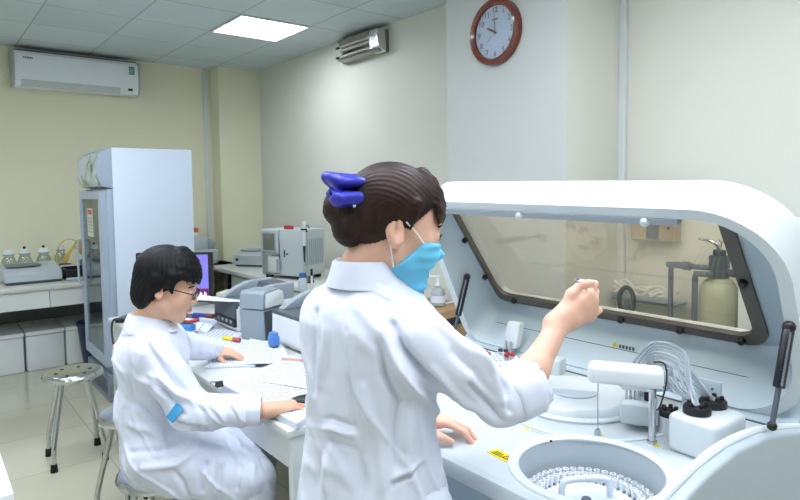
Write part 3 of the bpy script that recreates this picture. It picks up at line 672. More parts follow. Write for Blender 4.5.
# --- cartons and small things by the column, behind the standing person
t = thing('low_cabinet', 'low cabinet carrying the brown carton by the clock column', 'cabinet', (2.33, 2.85, 0))
obj('body', MB().bb(2.06, 2.55, 2.55, 3.0, .05, .52, .006), cab, t); obj('plinth', MB().bb(2.09, 2.53, 2.58, 2.98, 0, .05), DGREY, t)
for k in range(2): obj('door', MB().bb(2.05, 2.06, 2.56+k*.22, 2.77+k*.22, .07, .50, .003), cab, t)
card = mat('cardboard', '#a98a66', .7, var=.1, scale=9)
t = thing('carton', 'brown cardboard carton strapped with black tape behind the standing person', 'box', (2.3, 2.65, .52))
CXc = Matrix.Translation((2.33, 2.68, .521)) @ Matrix.Rotation(.12, 4, 'Z')
obj('body', MB().bb(-.19, .19, -.20, .20, 0, .295, .003).rot(CXc), card, t)
obj('tape', MB().bb(-.193, .193, -.203, .203, .205, .25, .001).rot(CXc), BLACK, t)
obj('strap', MB().bb(-.195, -.188, -.06, -.045, 0, .298).bb(-.195, .195, -.06, -.045, .293, .298).rot(CXc), WHITE, t)
zt = .82
q = Vector((2.28, 2.63, zt))
def onplate(px, py, z): return onz(px, py, z)
t = thing('sanitizer_bottle', 'clear pump bottle of hand sanitizer on the brown carton', 'bottle', (2.36, 2.60, zt))
sx, sy = 2.36, 2.62
obj('body', MB().lathe([(0, zt+.001), (.04, zt+.001), (.043, zt+.01), (.043, zt+.07), (.03, zt+.095), (.013, zt+.105), (.013, zt+.115), (0, zt+.115)], (sx, sy, 0), 28), mat('sanitizer_clear', '#cdd6d8', .15, trans=.4), t)
obj('label', MB().lathe([(.0435, zt+.02), (.0445, zt+.02), (.0445, zt+.06), (.0435, zt+.06)], (sx, sy, 0), 28), PAPER, t)
obj('pump', MB().cyl((sx, sy, zt+.113), (sx, sy, zt+.13), .016, n=16).cyl((sx, sy, zt+.13), (sx, sy, zt+.165), .006, n=10).box((sx-.02, sy+.02, zt+.168), (.075, .014, .012), -.75, .003), WHITE, t)
t = thing('pen_cup', 'dark metal cup of pens beside the sanitizer bottle', 'cup', (2.28, 2.72, zt))
cx, cy = 2.29, 2.72
obj('cup', MB().lathe([(0, zt+.001), (.035, zt+.001), (.036, zt+.10), (.033, zt+.10), (.032, zt+.006), (0, zt+.006)], (cx, cy, 0), 24), mat('cup_metal', '#6e675c', .3, .7), t)
for k in range(4):
    a = k*1.6; tag(obj('pen', MB().cyl((cx+.01*math.cos(a), cy+.01*math.sin(a), zt+.01), (cx+.03*math.cos(a), cy+.03*math.sin(a), zt+.15+.012*k), .0045, n=8), [BLACK, DGREY, STEEL, BLACK][k]), ['short black pen in the metal cup', 'grey pen in the metal cup', 'steel pen in the metal cup', 'tallest black pen in the metal cup'][k], 'pen', 'pens in the metal cup')
t = thing('tape_dispenser', 'black tape dispenser with a ring-shaped roll on the brown carton', 'dispenser', (2.22, 2.83, zt))
obj('base', MB().box((2.225, 2.83, zt+.022), (.06, .17, .042), .35, .012), BLACK, t)
obj('roll', MB().lathe([(.022, -.01), (.036, -.01), (.036, .01), (.022, .01), (.022, -.01)], (2.22, 2.85, zt+.075), 28, Matrix.Rotation(PI/2, 4, 'X') @ Matrix.Rotation(.5, 4, 'Y')), BLACK, t)
t = thing('metal_dish', 'shiny steel dish on the carton in front of the pen cup', 'dish', (2.2, 2.63, zt))
obj('bowl', MB().lathe([(0, zt+.002), (.03, zt+.002), (.05, zt+.02), (.052, zt+.022), (.03, zt+.007), (0, zt+.007)], (2.205, 2.645, 0), 28), STEEL, t)
# ================================================================= BIG ANALYZER
AM = mat('machine_white', '#d2dadd', .32, var=.012, scale=3)
AB = mat('machine_blue_grey', '#b3c3cc', .38, var=.02, scale=3)
AG = mat('machine_panel_grey', '#a9b4ba', .42, var=.02, scale=3)
AX0, AY0, AY1, AZ, AYF = .885, .50, 1.66, .92, 1.40
t = AN = thing('chemistry_analyzer', 'large white chemistry analyzer with its curved window hood raised', 'analyzer', (1.35, 1.08, 0))
wx, wy, wr = 1.062, .716, .150
# deck with a round opening
b = MB(); bm = bmesh.new(); q = .172
n = 64; circ = [bm.verts.new((wx+wr*math.cos(2*PI*k/n), wy+wr*math.sin(2*PI*k/n), AZ)) for k in range(n)]
def sq(a):
    c, s = math.cos(a), math.sin(a); m = max(abs(c), abs(s)); return (wx+q*c/m, wy+q*s/m, AZ)
sqv = [bm.verts.new(sq(2*PI*k/n)) for k in range(n)]
for k in range(n): bm.faces.new((circ[k], sqv[k], sqv[(k+1) % n], circ[(k+1) % n]))
def rect(x0, x1, y0, y1):
    bm.faces.new([bm.verts.new(v) for v in ((x0, y0, AZ), (x1, y0, AZ), (x1, y1, AZ), (x0, y1, AZ))])
X1 = 1.585
rect(AX0, wx-q, AY0, AYF); rect(wx+q, X1, AY0, AYF); rect(wx-q, wx+q, AY0, wy-q); rect(wx-q, wx+q, wy+q, AYF)
bm.faces.new([bm.verts.new(v) for v in ((AX0, AYF, AZ), (X1, AYF, AZ), (X1, AY1, AZ), (1.22, AY1, AZ))])
b._add(bm)
# rounded front lip, ends
b.prism([(AX0+.001, AZ), (AX0-.012, AZ-.004), (AX0-.018, AZ-.014), (AX0-.018, AZ-.035), (AX0+.001, AZ-.035)], lambda u, v, w: (u, AY0+w, v), AYF-AY0)
b.prism([(AX0-.018, AYF), (1.21, AY1+.006), (1.21, AY1), (AX0, AYF)], lambda u, v, w: (u, v, AZ-.035+w), .035).bb(1.21, X1, AY1-.002, AY1+.006, AZ-.035, AZ-.0)
obj('deck', b, mat('deck_white', '#c3ccd0', .32, var=.012, scale=3), t, 40)
obj('front_panel', MB().bb(AX0, AX0+.03, AY0+.002, AYF, .08, AZ-.03, .004).prism([(AX0, AYF), (1.21, AY1-.001), (1.23, AY1-.02), (AX0+.03, AYF)], lambda u, v, w: (u, v, .08+w), AZ-.11), AB, t)
obj('cabinet', MB().bb(AX0+.03, 1.78, AY0+.004, AY0+.03, .08, AZ-.002).bb(1.2, 1.78, AY1-.03, AY1-.004, .08, AZ-.002).bb(1.75, 1.78, AY0+.03, AY1-.03, .08, AZ-.002).bb(AX0+.03, 1.78, AY0+.03, AYF, .08, .12), AG, t)
obj('plinth', MB().bb(AX0+.05, 1.74, AY0+.05, AYF-.05, 0, .08).bb(1.2, 1.74, AYF-.05, AY1-.05, 0, .08), BLACK, t)
obj('deck_catch', MB().bb(AX0-.03, AX0+.01, .985, 1.055, AZ-.025, AZ+.004, .006), AM, t)
# rear riser and bench behind the deck
obj('riser', MB().prism([(X1-.002, AZ-.03), (X1-.002, AZ), (1.70, .993), (1.78, .993), (1.78, AZ-.03)], lambda u, v, w: (u, AY0+.02+w, v), AY1-AY0-.04, .003), AB, t)
obj('seam', MB().bb(1.683, 1.702, AY0+.03, AY1-.08, .986, .9975), BLACK, t)
obj('deck_joint', MB().bb(X1-.006, X1, AY0+.02, AY1-.05, AZ, AZ+.003), DGREY, t)
# domed right flank
dome = [(AX0-.012, .10), (AX0-.012, .90), (.915, .955), (.96, .985), (1.05, 1.003), (1.16, 1.012), (1.30, 1.002), (1.45, .972), (1.60, .935), (1.70, .91), (1.70, .10)]
obj('side_cover', MB().prism(dome, lambda u, v, w: (u, AY0-.03+w, v), .03, .008, 3), AG, t)
obj('side_cover_rim', MB().tube([(u, AY0, v) for u, v in dome[1:-1]], .009, 10), AM, t)
# raised hood
HQ = Vector((1.752, 0, 1.077)); hu = Vector((-.587, 0, .81)).normalized(); hv = Vector((-hu.z, 0, hu.x))
if hv.z > 0: hv = -hv
def HP(a, y, bb):     # along the hood, across, down from the window plane
    p = HQ + hu*a + hv*bb; return Vector((p.x, y, p.z-(AY1-y)*.012*max(0, a)/.5))
HL, HR, HF, HB = 1.628, .485, .542, -.055      # left, right, front, back edges
wl, wrr, wb, wt = 1.598, .632, .0, .52          # window opening
# top skin with the window opening: ring between rounded outline and rounded opening, swept down into skirts
N = 10
def outline(inset, r): return rrect2(HB+inset, HF-inset, HR+inset, HL-inset, r, max(.02, r-.095), N)
RC = .185
outer = outline(0, RC); m_ = len(outer)
inner = rrect(wb-.002, wt+.002, wrr-.002, wl+.002, .062, N)
def skirt(a, y):
    # depth of the skirt: deep at the hinge, shallow towards the lip
    s = (a-HB)/(HF-HB); return .205*(1-s)**1.2+.098*s
bm = bmesh.new(); rings = []
def ring(fn): rings.append([bm.verts.new(fn(k)) for k in range(m_)])
cx_, cy_ = (HB+HF)/2, (HL+HR)/2
R_o = .045
ring(lambda k: HP(inner[k][0], inner[k][1], -.004))
ring(lambda k: HP(inner[k][0]+(outline(R_o*1.15, RC-.045)[k][0]-inner[k][0])*.7, inner[k][1]+(outline(R_o*1.15, RC-.045)[k][1]-inner[k][1])*.7, -.042))
for th in (0, 22, 45, 68, 90):
    a = math.radians(th); ins = R_o*(1-math.sin(a)); o2 = outline(ins, RC-ins)
    ring(lambda k: HP(o2[k][0], o2[k][1], -.045+R_o*(1-math.cos(a))))
ring(lambda k: HP(outer[k][0], outer[k][1], skirt(*outer[k])*.6))
ring(lambda k: HP(outer[k][0], outer[k][1], skirt(*outer[k])))
in1 = outline(.03, RC-.03)
ring(lambda k: HP(in1[k][0], in1[k][1], skirt(*outer[k])))
ring(lambda k: HP(in1[k][0], in1[k][1], .03))
in2 = outline(.05, RC-.05)
ring(lambda k: HP(in2[k][0], in2[k][1], .004))
ring(lambda k: HP(inner[k][0], inner[k][1], .004))
for A, B in zip(rings, rings[1:]+rings[:1]):
    for k in range(m_): bm.faces.new((A[k], A[(k+1) % m_], B[(k+1) % m_], B[k]))
bmesh.ops.recalc_face_normals(bm, faces=bm.faces)
hood = MB(); hood._add(bm)
H = obj('hood', hood, [AM, AB], t, 50)
# inner faces are the blue-grey liner
for p in H.data.polygons:
    k = p.index // m_
    if k >= len(rings)-4: p.material_index = 1
# window frame and pane
frm = mat('window_frame_brown', '#5b574f', .4, var=.06)
o_ = rrect(wb-.004, wt+.004, wrr-.004, wl+.004, .064, N); i_ = rrect(wb+.028, wt-.02, wrr+.03, wl-.03, .05, N)
obj('window_frame', MB().ringprism(o_, i_, lambda u, v, w: HP(u, v, .012-w), .016), frm, H)
obj('window_pane', MB().prism(rrect(wb+.02, wt-.012, wrr+.022, wl-.022, .055, N), lambda u, v, w: HP(u, v, .004-w), .004), glassmat('window_tint_glass', '#f3ede2', .008), H, 0)
for a, y in ((.013, 1.50), (.013, 1.30), (.013, 1.06), (.013, .87), (.013, .70), (.24, wrr+.013), (.30, wl-.013), (.12, wl-.013)):
    c = HP(a, y, .012); obj('window_bolt', MB().cyl(c, c+hv*.014, .0115, .0095, 16, .002), BLACK, H)
# latch rail along the inside of the lip
la, lb = HF-.036, .092
rail = MB(); 
pts = [(la-.012, lb-.03), (la+.006, lb-.03), (la+.006, lb+.010), (la-.012, lb+.010)]
rail.prism(pts, lambda u, v, w: HP(u, .70+w, v), .86, .003); obj('latch_rail', rail, GREY, H)
for y in (1.50, 1.17, .78):
    c = HP(la-.004, y, lb+.008); obj('latch_knob', MB().cyl(c, c+hv*.012, .012, .010, 16, .003), AM, H)
def strut(a, b_, label=None):
    a, b_ = Vector(a), Vector(b_); d = b_-a
    s = obj('gas_strut', MB().cyl(a, a+d*.62, .0115, n=16, bev=.002), mat('strut_black', '#10131c', .3), t)
    obj('rod', MB().cyl(a+d*.6, b_, .0055, n=12), DGREY, s)
    obj('ball_joint', MB().ball(a, .0135, 14), BLACK, s); obj('ball_joint', MB().ball(b_, .010, 12), BLACK, s)
    bb = MB()
    for k in range(16):
        p = a+d*(.06+.034*k); nn = Vector((-.75, -.62, 0)).normalized(); bb.box(p+nn*.0112, (.004, .004, .007), .7)
    obj('print', bb, mat('strut_print', '#7d828c', .5), s)
strut(ony(467, 277, 1.565), ony(452.5, 340, 1.565))
sb_ = ony(452.5, 341, 1.565); obj('strut_foot', MB().bb(sb_.x-.012, sb_.x+.012, sb_.y-.012, sb_.y+.012, AZ, sb_.z, .002), AG, t)
strut(ony(789, 327, .478), ony(772, 426, .478))
# sample well: rim, bowl, carousel
obj('well_rim', MB().lathe([(wr-.004, AZ-.004), (wr-.006, AZ+.002), (wr, AZ+.007), (wr+.008, AZ+.008), (wr+.016, AZ+.004), (wr+.018, AZ)], (wx, wy, 0), 72), AM, t)
obj('well_bowl', MB().lathe([(wr-.003, AZ+.001), (wr-.005, AZ-.09), (0, AZ-.09)], (wx, wy, 0), 72), mat('bowl_grey', '#b9c4c9', .4), t)
tr = thing('sample_carousel', 'round tray of sample cups with a handle sunk in the analyzer deck', 'carousel', (wx, wy, AZ-.09))
ca = mat('carousel_white', '#d5dde6', .35)
obj('disc', MB().lathe([(0, AZ-.072), (.088, AZ-.072), (.094, AZ-.078), (.138, AZ-.080), (.140, AZ-.086), (.138, AZ-.0885), (0, AZ-.0885)], (wx, wy, 0), 72), ca, tr)
cupm = mat('cup_white', '#eef1f4', .3)
slot = mat('slot_grey', '#6f7a86', .5)
b = MB()
for k in range(46):
    a = 2*PI*k/46
    b.box((wx+.127*math.cos(a), wy+.127*math.sin(a), AZ-.0795), (.017, .005, .003), a)
for k in range(40):
    a = 2*PI*k/40
    b.box((wx+.106*math.cos(a), wy+.106*math.sin(a), AZ-.0775), (.013, .004, .003), a)
obj('slots', b, slot, tr)
cupmesh = MB().lathe([(0, 0), (.0045, 0), (.0062, .018), (.007, .018), (.007, .021), (.0052, .021), (.004, .006), (0, .006)], n=14)
c0 = obj('sample_cup', cupmesh, cupm, at=(0, 0, 0)); first = True
def place_cup(k, nmax, rr, lab):
    global first
    a = 2*PI*(k+.5)/nmax
    o = c0 if first else c0.copy()
    if not first: COL.objects.link(o)
    first = False
    o.location = (wx+rr*math.cos(a), wy+rr*math.sin(a), AZ-.0788); tag(o, lab, 'cup', 'sample cups in the carousel')
lo_, li_ = 'small white sample cup in the outer ring of the round carousel', 'small white sample cup in the inner ring of the round carousel'
for k in range(46): place_cup(k, 46, .127, lo_)
for k in range(40): place_cup(k, 40, .106, li_)
obj('hub', MB().lathe([(0, AZ-.058), (.009, AZ-.058), (.011, AZ-.064), (.011, AZ-.073), (0, AZ-.073)], (wx-.012, wy, 0), 24), DGREY, tr)
ha = math.radians(135)
hc, hs = math.cos(-.62), math.sin(-.62)
hp = [(-.052, -.072), (-.05, -.045), (-.035, -.033), (.035, -.033), (.05, -.045), (.052, -.072)]
obj('handle', MB().tube([(wx+.012+u*hc, wy+.018+u*hs, AZ+v) for u, v in hp], .0075, 12, 6), ca, tr)
# warning stickers on the deck
def sticker(px, py, L, Wd, rz, m, label):
    q = onz(px, py, AZ+.0005); return obj('sticker', MB().box((q.x, q.y, AZ+.0008), (L, Wd, .0012), rz), m, t)
q = onz(501, 455.5, AZ); s = obj('warning_sticker', MB().box((q.x, q.y, AZ+.0008), (.030, .058, .0012), -.08), YELLOW, t)
b = MB()
for k in range(3): b.box((q.x-.007+k*.006, q.y+.008, AZ+.0017), (.0025, .03-.004*k, .0006), -.08)
b.ringprism([(q.x-.009, q.y-.026), (q.x+.011, q.y-.016), (q.x-.008, q.y-.007)], [(q.x-.006, q.y-.022), (q.x+.007, q.y-.0165), (q.x-.0055, q.y-.011)], lambda u, v, w: (u, v, AZ+.0015+w), .0006)
obj('print', b, BLACK, s)
for px, py in ((527, 429), (601, 436), (657, 446), (661, 444)):
    if px == 661: continue
    q = onz(px, py, AZ); s = obj('caution_sticker', MB().faces([(q.x-.008, q.y+.006, AZ+.001), (q.x+.008, q.y+.004, AZ+.001), (q.x-.002, q.y-.012, AZ+.001)], [(0, 1, 2)]), YELLOW, t, 0)
    obj('caption', MB().box((q.x+.004, q.y-.03, AZ+.0008), (.009, .032, .001), .25), mat('caption_grey', '#c3cacb', .5), s)
q = onz(679, 489, AZ); obj('indicator', MB().box((q.x, q.y, AZ+.001), (.008, .017, .0015), .2, .0005), mat('orange_led', '#d28a4a', .4), t)
q = onz(551, 441, AZ+.008); obj('alignment_mark', MB().cyl((q.x, q.y, AZ+.006), (q.x, q.y, AZ+.010), .003, n=10), BLACK, t)
# caution label on the hood liner above the seam
p = HP(-.03, 1.03, .088)
q = onx(617, 345, 1.70); s = obj('hood_sticker', MB().faces([q+Vector((-.012, .012, -.006)), q+Vector((-.012, -.012, -.006)), q+Vector((-.012, 0, .013))], [(0, 1, 2)]), YELLOW, t, 0)
b = MB()
for k in range(5): b.bb(q.x-.0125, q.x-.0115, q.y-.022-k*.011, q.y-.015-k*.011, q.z-.004, q.z+.007)
obj('caption', b, DGREY, s)
# reaction disc cover
dc = Vector((1.372, .975, 0))
d_ = obj('reaction_disc_cover', MB().lathe([(.165, AZ+.001), (.165, AZ+.006), (.16, AZ+.010), (.150, AZ+.010), (.146, AZ+.022), (.138, AZ+.028), (.075, AZ+.030), (.072, AZ+.029), (.045, AZ+.024), (.02, AZ+.026), (0, AZ+.026)], dc, 72), AM, t)
obj('finger_grip', MB().prism([(.066*math.cos(a), .066*math.sin(a)) for a in [k*PI/10+2.2 for k in range(11)]], lambda u, v, w: (dc.x+u*.9, dc.y+v*.9, AZ+.0262+w), .006, .002), AB, d_)
# second ring contour around the disc towards the front right
obj('cover_ring', MB().lathe([(.225, AZ), (.225, AZ+.003), (.215, AZ+.004), (.214, AZ)], (1.36, .93, 0), 72, a0=2.9, a1=5.6), AM, t)
# sampling arm: post, arm, needle
pb = onz(652, 443, AZ); nb = onz(597.5, 436, AZ)
zt_ = 1.045
ar = obj('sampling_arm', MB().box(((pb.x+nb.x)/2+.0, (pb.y+nb.y)/2, zt_+.027), ((pb-nb).length+.045, .052, .046), math.atan2(pb.y-nb.y, pb.x-nb.x), .014, 4), WHITE, t)
obj('arm_underside', MB().box(((pb.x+nb.x)/2+.012, (pb.y+nb.y)/2-.018, zt_+.003), ((pb-nb).length*.5, .044, .012), math.atan2(pb.y-nb.y, pb.x-nb.x), .003), AM, ar)
obj('arm_post', MB().cyl((pb.x, pb.y, AZ), (pb.x, pb.y, zt_+.005), .0085, n=20).lathe([(.0085, AZ), (.011, AZ), (.011, AZ+.006), (.0085, AZ+.006)], (pb.x, pb.y, 0), 20), STEEL, ar)
obj('needle', MB().cyl((nb.x, nb.y, AZ+.012), (nb.x, nb.y, zt_+.005), .0016, n=10).cyl((nb.x, nb.y, AZ+.012), (nb.x, nb.y, AZ+.03), .001, .0025, 10), STEEL, ar)
obj('wash_port', MB().lathe([(.006, AZ), (.0085, AZ), (.0065, AZ+.016), (.0045, AZ+.016)], (nb.x, nb.y, 0), 16).lathe([(.003, AZ), (.006, AZ), (.004, AZ+.014), (.002, AZ+.014)], (nb.x+.012, nb.y+.006, 0), 12), AG, t)
q = W(664, 378, 1.32)
obj('arm_cable', MB().tube([(pb.x+.02, pb.y+.01, zt_+.055), (pb.x+.04, pb.y-.005, zt_+.05), (pb.x+.045, pb.y-.008, zt_+.01), (pb.x+.035, pb.y+.0, zt_-.045), (pb.x+.05, pb.y+.02, zt_-.07)], .002, 8), BLACK, ar)
# mixer / wash station behind the arm
mbx = onz(641, 432, AZ)
ms = obj('wash_station', MB().box((mbx.x+.025, mbx.y+.02, AZ+.040), (.075, .085, .05), .5, .008).box((mbx.x+.035, mbx.y+.03, AZ+.009), (.02, .02, .018), .5), AM, t)
for k in range(4):
    c = Vector((mbx.x+.01+.006*k, mbx.y+.045-.008*k, 0)); obj('wash_needle', MB().cyl((c.x, c.y, AZ+.064), (c.x, c.y, AZ+.125), .0028, n=10), STEEL, ms)
obj('wash_motor', MB().cyl((mbx.x+.045, mbx.y+.005, AZ+.063), (mbx.x+.045, mbx.y+.005, AZ+.118), .012, n=18, bev=.002), BLACK, ms)
obj('wash_bracket', MB().box((mbx.x+.035, mbx.y+.02, AZ+.125), (.07, .06, .01), .5, .003).box((mbx.x+.066, mbx.y+.035, AZ+.09), (.014, .03, .08), .5, .003), AM, ms)
# small wash block left of the disc
q = onz(556, 380, AZ)
sb = obj('wash_block', MB().box((q.x+.02, q.y+.03, AZ+.034), (.06, .07, .05), .3, .008).box((q.x+.005, q.y+.01, AZ+.006), (.03, .02, .012), .3), AM, t)
q2 = onz(543, 386, AZ)
# pump box with three black capped ports and clear hoses
bx = onz(681, 455, AZ)
bz = AZ+.09
BXM = Matrix.Translation((bx.x, bx.y, AZ)) @ Matrix.Rotation(-.06, 4, 'Z')
pbx = obj('pump_box', MB().bb(0, .13, -.075, .034, 0, .085, .012, 3).rot(BXM), AM, t)
obj('pump_step', MB().bb(.125, .15, -.08, .05, 0, .03, .006).rot(BXM), AM, pbx)
caps = [onz(697, 411, bz), onz(713, 404.5, bz), onz(669.5, 410, AZ+.055)]
for k, c in enumerate(caps):
    z0 = bz-.004 if k < 2 else AZ+.04; r_ = .0285 if k < 2 else .023
    o = obj('port_cap', MB().lathe([(0, z0+.016), (r_-.002, z0+.016), (r_, z0+.013), (r_, z0), (0, z0)], (c.x, c.y, 0), 32), BLACK, pbx)
    bb = MB()
    for j in range(5):
        a = j*2*PI/5+.3; bb.cyl((c.x+r_*.62*math.cos(a), c.y+r_*.62*math.sin(a), z0+.014), (c.x+r_*.62*math.cos(a), c.y+r_*.62*math.sin(a), z0+.024), .0048, n=10, bev=.001)
    obj('fittings', bb, RUBBER, o)
obj('port_base', MB().cyl((caps[2].x, caps[2].y, AZ), (caps[2].x, caps[2].y, AZ+.042), .024, n=28), AM, pbx)
hose = mat('clear_hose', '#d9e2ea', .2, trans=.55)
for k in range(11):
    c = caps[(0, 0, 0, 1, 1, 0, 1, 2, 0, 1, 0)[k]]; c_px = ((697, 411), (713, 404), (670, 410))[(0, 0, 0, 1, 1, 0, 1, 2, 0, 1, 0)[k]]
    s0 = Vector((c.x+.006*math.cos(k), c.y+.006*math.sin(k), bz+.012))
    e = Vector((1.565, .945-.020*k, AZ+.03))
    f_ = k/10; m1 = W(c_px[0]-6-14*f_, 384+6*f_, 1.36+.04*f_); m2 = W(684-18*f_, 352+24*f_, 1.44+.05*f_); m3 = W(650+4*f_, 344+30*f_, 1.53+.04*f_)
    obj('hose', MB().tube([s0, m1, m2, m3, e], .0036, 8, 8), hose, pbx)
q = onx(705, 390, 1.56); 
obj('hose_plate', MB().bb(1.557, 1.567, q.y-.04, q.y+.06, AZ, AZ+.085, .004), AB, t)
obj('plate_screw', MB().cyl((1.553, q.y-.02, AZ+.065), (1.558, q.y-.02, AZ+.065), .003, n=10).cyl((1.553, q.y+.04, AZ+.065), (1.558, q.y+.04, AZ+.065), .003, n=10), DGREY, t)
# tube guide at left on the riser
q = onx(514, 340, 1.60)
tg = obj('tube_guide', MB().prism(rrect(-.028, .028, -.045, .045, .012, 4), lambda u, v, w: (1.585+w+.012*(v/.045), q.y+u, q.z+v+.02), .03, .006), mat('guide_clear', '#e4eaee', .2, trans=.2), t)
obj('guide_post', MB().cyl((1.572, q.y-.01, AZ), (1.572, q.y-.01, q.z), .005, n=12).cyl((1.572, q.y+.012, AZ), (1.572, q.y+.012, q.z), .004, n=12), STEEL, tg)
# reagent tray with red-capped vials, left end of the deck
q = onz(489, 359, AZ+.02)
rt = thing('reagent_rack', 'white round-ended rack of red-capped vials at the left of the deck', 'rack', (q.x, q.y, AZ))
RM = Matrix.Translation((q.x, q.y, AZ)) @ Matrix.Rotation(-.62, 4, 'Z')
obj('tray', MB().prism(rrect(-.10, .10, -.075, .075, .07, 8), lambda u, v, w: (u, v, .001+w), .022, .006).rot(RM), mat('rack_white', '#dfe6ea', .3), rt)
obj('label_card', MB().prism(rrect(-.085, .085, -.06, .06, .055, 8), lambda u, v, w: (u, v, .023+w), .002).rot(RM), PAPER, rt)
b = MB()
for i in range(9):
    for j in range(4): b.box((-.065+i*.016, -.04+j*.026, .0256), (.009, .004, .0008), .4*i)
obj('print', b.rot(RM), mat('print_grey', '#8d97a2', .6), rt)
redd = mat('vial_red', '#b5262e', .35)
vs = [(-.075, .035), (-.06, .048), (-.045, .03), (-.02, .0), (-.008, .012), (-.004, -.01), (.058, -.015), (.07, -.03), (.05, -.035), (.06, .02), (.045, .032)]
vm = None
for k, (u, v) in enumerate(vs):
    p = RM @ Vector((u, v, .026)); red = k not in (1, 9, 10)
    o = thing('vial', ['red-capped vial at the far left end of the reagent rack', 'dark-capped vial at the left end of the reagent rack', 'red-capped vial next to the dark one at the left of the rack', 'red-capped vial at the middle of the reagent rack', 'red-capped vial behind the middle of the reagent rack', 'red-capped vial in front at the middle of the rack', 'red-capped vial in the right-hand cluster of the rack', 'red-capped vial at the right front tip of the rack', 'red-capped vial at the near edge of the right-hand cluster', 'dark-capped vial in the right-hand cluster nearest the guide', 'dark-capped vial behind the right-hand red cluster'][k], 'vial', tuple(p), 'vials in the reagent rack')
    obj('body', MB().cyl(p+Vector((0, 0, .0003)), p+Vector((0, 0, .010)), .007, n=14), GLASS, o)
    obj('cap', MB().cyl(p+Vector((0, 0, .010)), p+Vector((0, 0, .019)), .008, .0075, 14, .001), redd if red else mat('vial_dark', '#3a3a48', .4), o)

# ================================================================= BEHIND THE WINDOW, ON THE EAST WALL
XW = XB
a, c = onx(630, 183, 2.98), onx(675, 183, 2.98); zb = onx(652, 241, 2.98).z
t = thing('wall_dispenser', 'beige wall-mounted dispenser box with a dark centre strip seen through the hood window', 'dispenser', (XW, (a.y+c.y)/2, (a.z+zb)/2))
obj('body', MB().bb(2.985, XW, c.y, a.y, zb, a.z, .008), mat('dispenser_beige', '#b9a98e', .45), t)
obj('front_strip', MB().bb(2.978, 2.986, c.y+.085, c.y+.15, zb+.01, a.z-.005, .002), mat('dispenser_grey', '#6c737b', .4), t)
obj('side_panel', MB().bb(2.980, 2.986, c.y+.005, c.y+.08, zb+.008, a.z-.008, .003), mat('dispenser_tan', '#a8977b', .45), t)
obj('lock', MB().cyl((2.975, c.y+.03, zb+.07), (2.981, c.y+.03, zb+.07), .008, n=12), DGREY, t)
obj('top_edge', MB().bb(2.99, XW, c.y-.004, a.y+.004, a.z-.004, a.z+.008), mat('dispenser_dark', '#5c5248', .5), t)
# handwriting on the wall
b = MB(); w0 = onx(719, 246, XW)
ink = [[(0, .03), (.012, .014), (.024, .03)], [(.012, .014), (.010, -.006)], [(.036, .026), (.055, .028), (.040, 0), (.060, .004)], [(.070, 0), (.080, .026), (.092, .002)], [(.074, .01), (.088, .012)], [(.10, .02), (.11, .022)]]
for s in ink: b.tube([(XW-.001, w0.y-u, w0.z+v) for u, v in s], .0022, 6, 0)
tag(obj('wall_writing', b, DGREY), 'dark handwritten letters on the pale wall above the water tank', 'writing')
# water filter tank with valve and pipes
xt = 2.86; ct = onx(718.5, 300, xt); rt_ = .083
t = thing('water_filter_tank', 'pale green water filter tank with a grey valve head and chrome lever', 'water filter', (ct.x, ct.y, 0))
tankm = mat('tank_green', '#aeb292', .3, var=.03)
obj('tank', MB().lathe([(0, .02), (rt_*.8, .02), (rt_, .06), (rt_, .98), (rt_*.93, 1.035), (rt_*.7, 1.065), (rt_*.4, 1.08), (0, 1.08)], (ct.x, ct.y, 0), 40), tankm, t)
obj('base', MB().lathe([(0, 0), (rt_*1.08, 0), (rt_*1.08, .06), (rt_*.9, .08), (0, .08)], (ct.x, ct.y, 0), 32), BLACK, t)
vg = mat('valve_grey', '#3d4a55', .4)
hz = 1.08
v = obj('valve_head', MB().cyl((ct.x, ct.y, hz-.005), (ct.x, ct.y, hz+.04), .042, .036, 24, .004).bb(ct.x-.035, ct.x+.035, ct.y-.035, ct.y+.035, hz+.035, hz+.10, .008).cyl((ct.x, ct.y, hz+.10), (ct.x, ct.y, hz+.125), .027, n=20, bev=.004), vg, t)
obj('lever', MB().tube([(ct.x, ct.y, hz+.125), (ct.x-.01, ct.y+.01, hz+.15), (ct.x-.015, ct.y+.04, hz+.165), (ct.x-.02, ct.y+.085, hz+.172)], .011, 12, 6, taper=.55), CHROME, v)
pz = hz+.022
pg = mat('pipe_grey', '#56626c', .45)
y1_ = onx(671, 270, xt).y; y2_ = onx(702, 290, xt).y; pz2 = hz-.028
obj('pipe', MB().tube([(ct.x, ct.y+.03, pz+.015), (ct.x, y1_+.02, pz+.015)], .0125, 12, 0).tube([(ct.x, y1_, pz), (ct.x, y1_, .1)], .0125, 12, 0).ball((ct.x, y1_+.003, pz+.012), .0165, 14), pg, t)
obj('pipe_union', MB().cyl((ct.x, y1_-.095, pz+.015), (ct.x, y1_-.06, pz+.015), .021, n=20, bev=.004).cyl((ct.x, y1_-.06, pz+.015), (ct.x, y1_-.02, pz+.015), .016, n=16), pg, t)
obj('pipe', MB().tube([(ct.x-.06, ct.y+.0, pz-.005), (ct.x-.07, y2_, pz-.008), (ct.x-.07, y2_-.0, pz-.03), (ct.x-.07, y2_, .1)], .0135, 12, 0), pg, t)
obj('outlet', MB().cyl((ct.x, ct.y-.03, pz), (ct.x, ct.y-.11, pz), .018, n=16), vg, t)
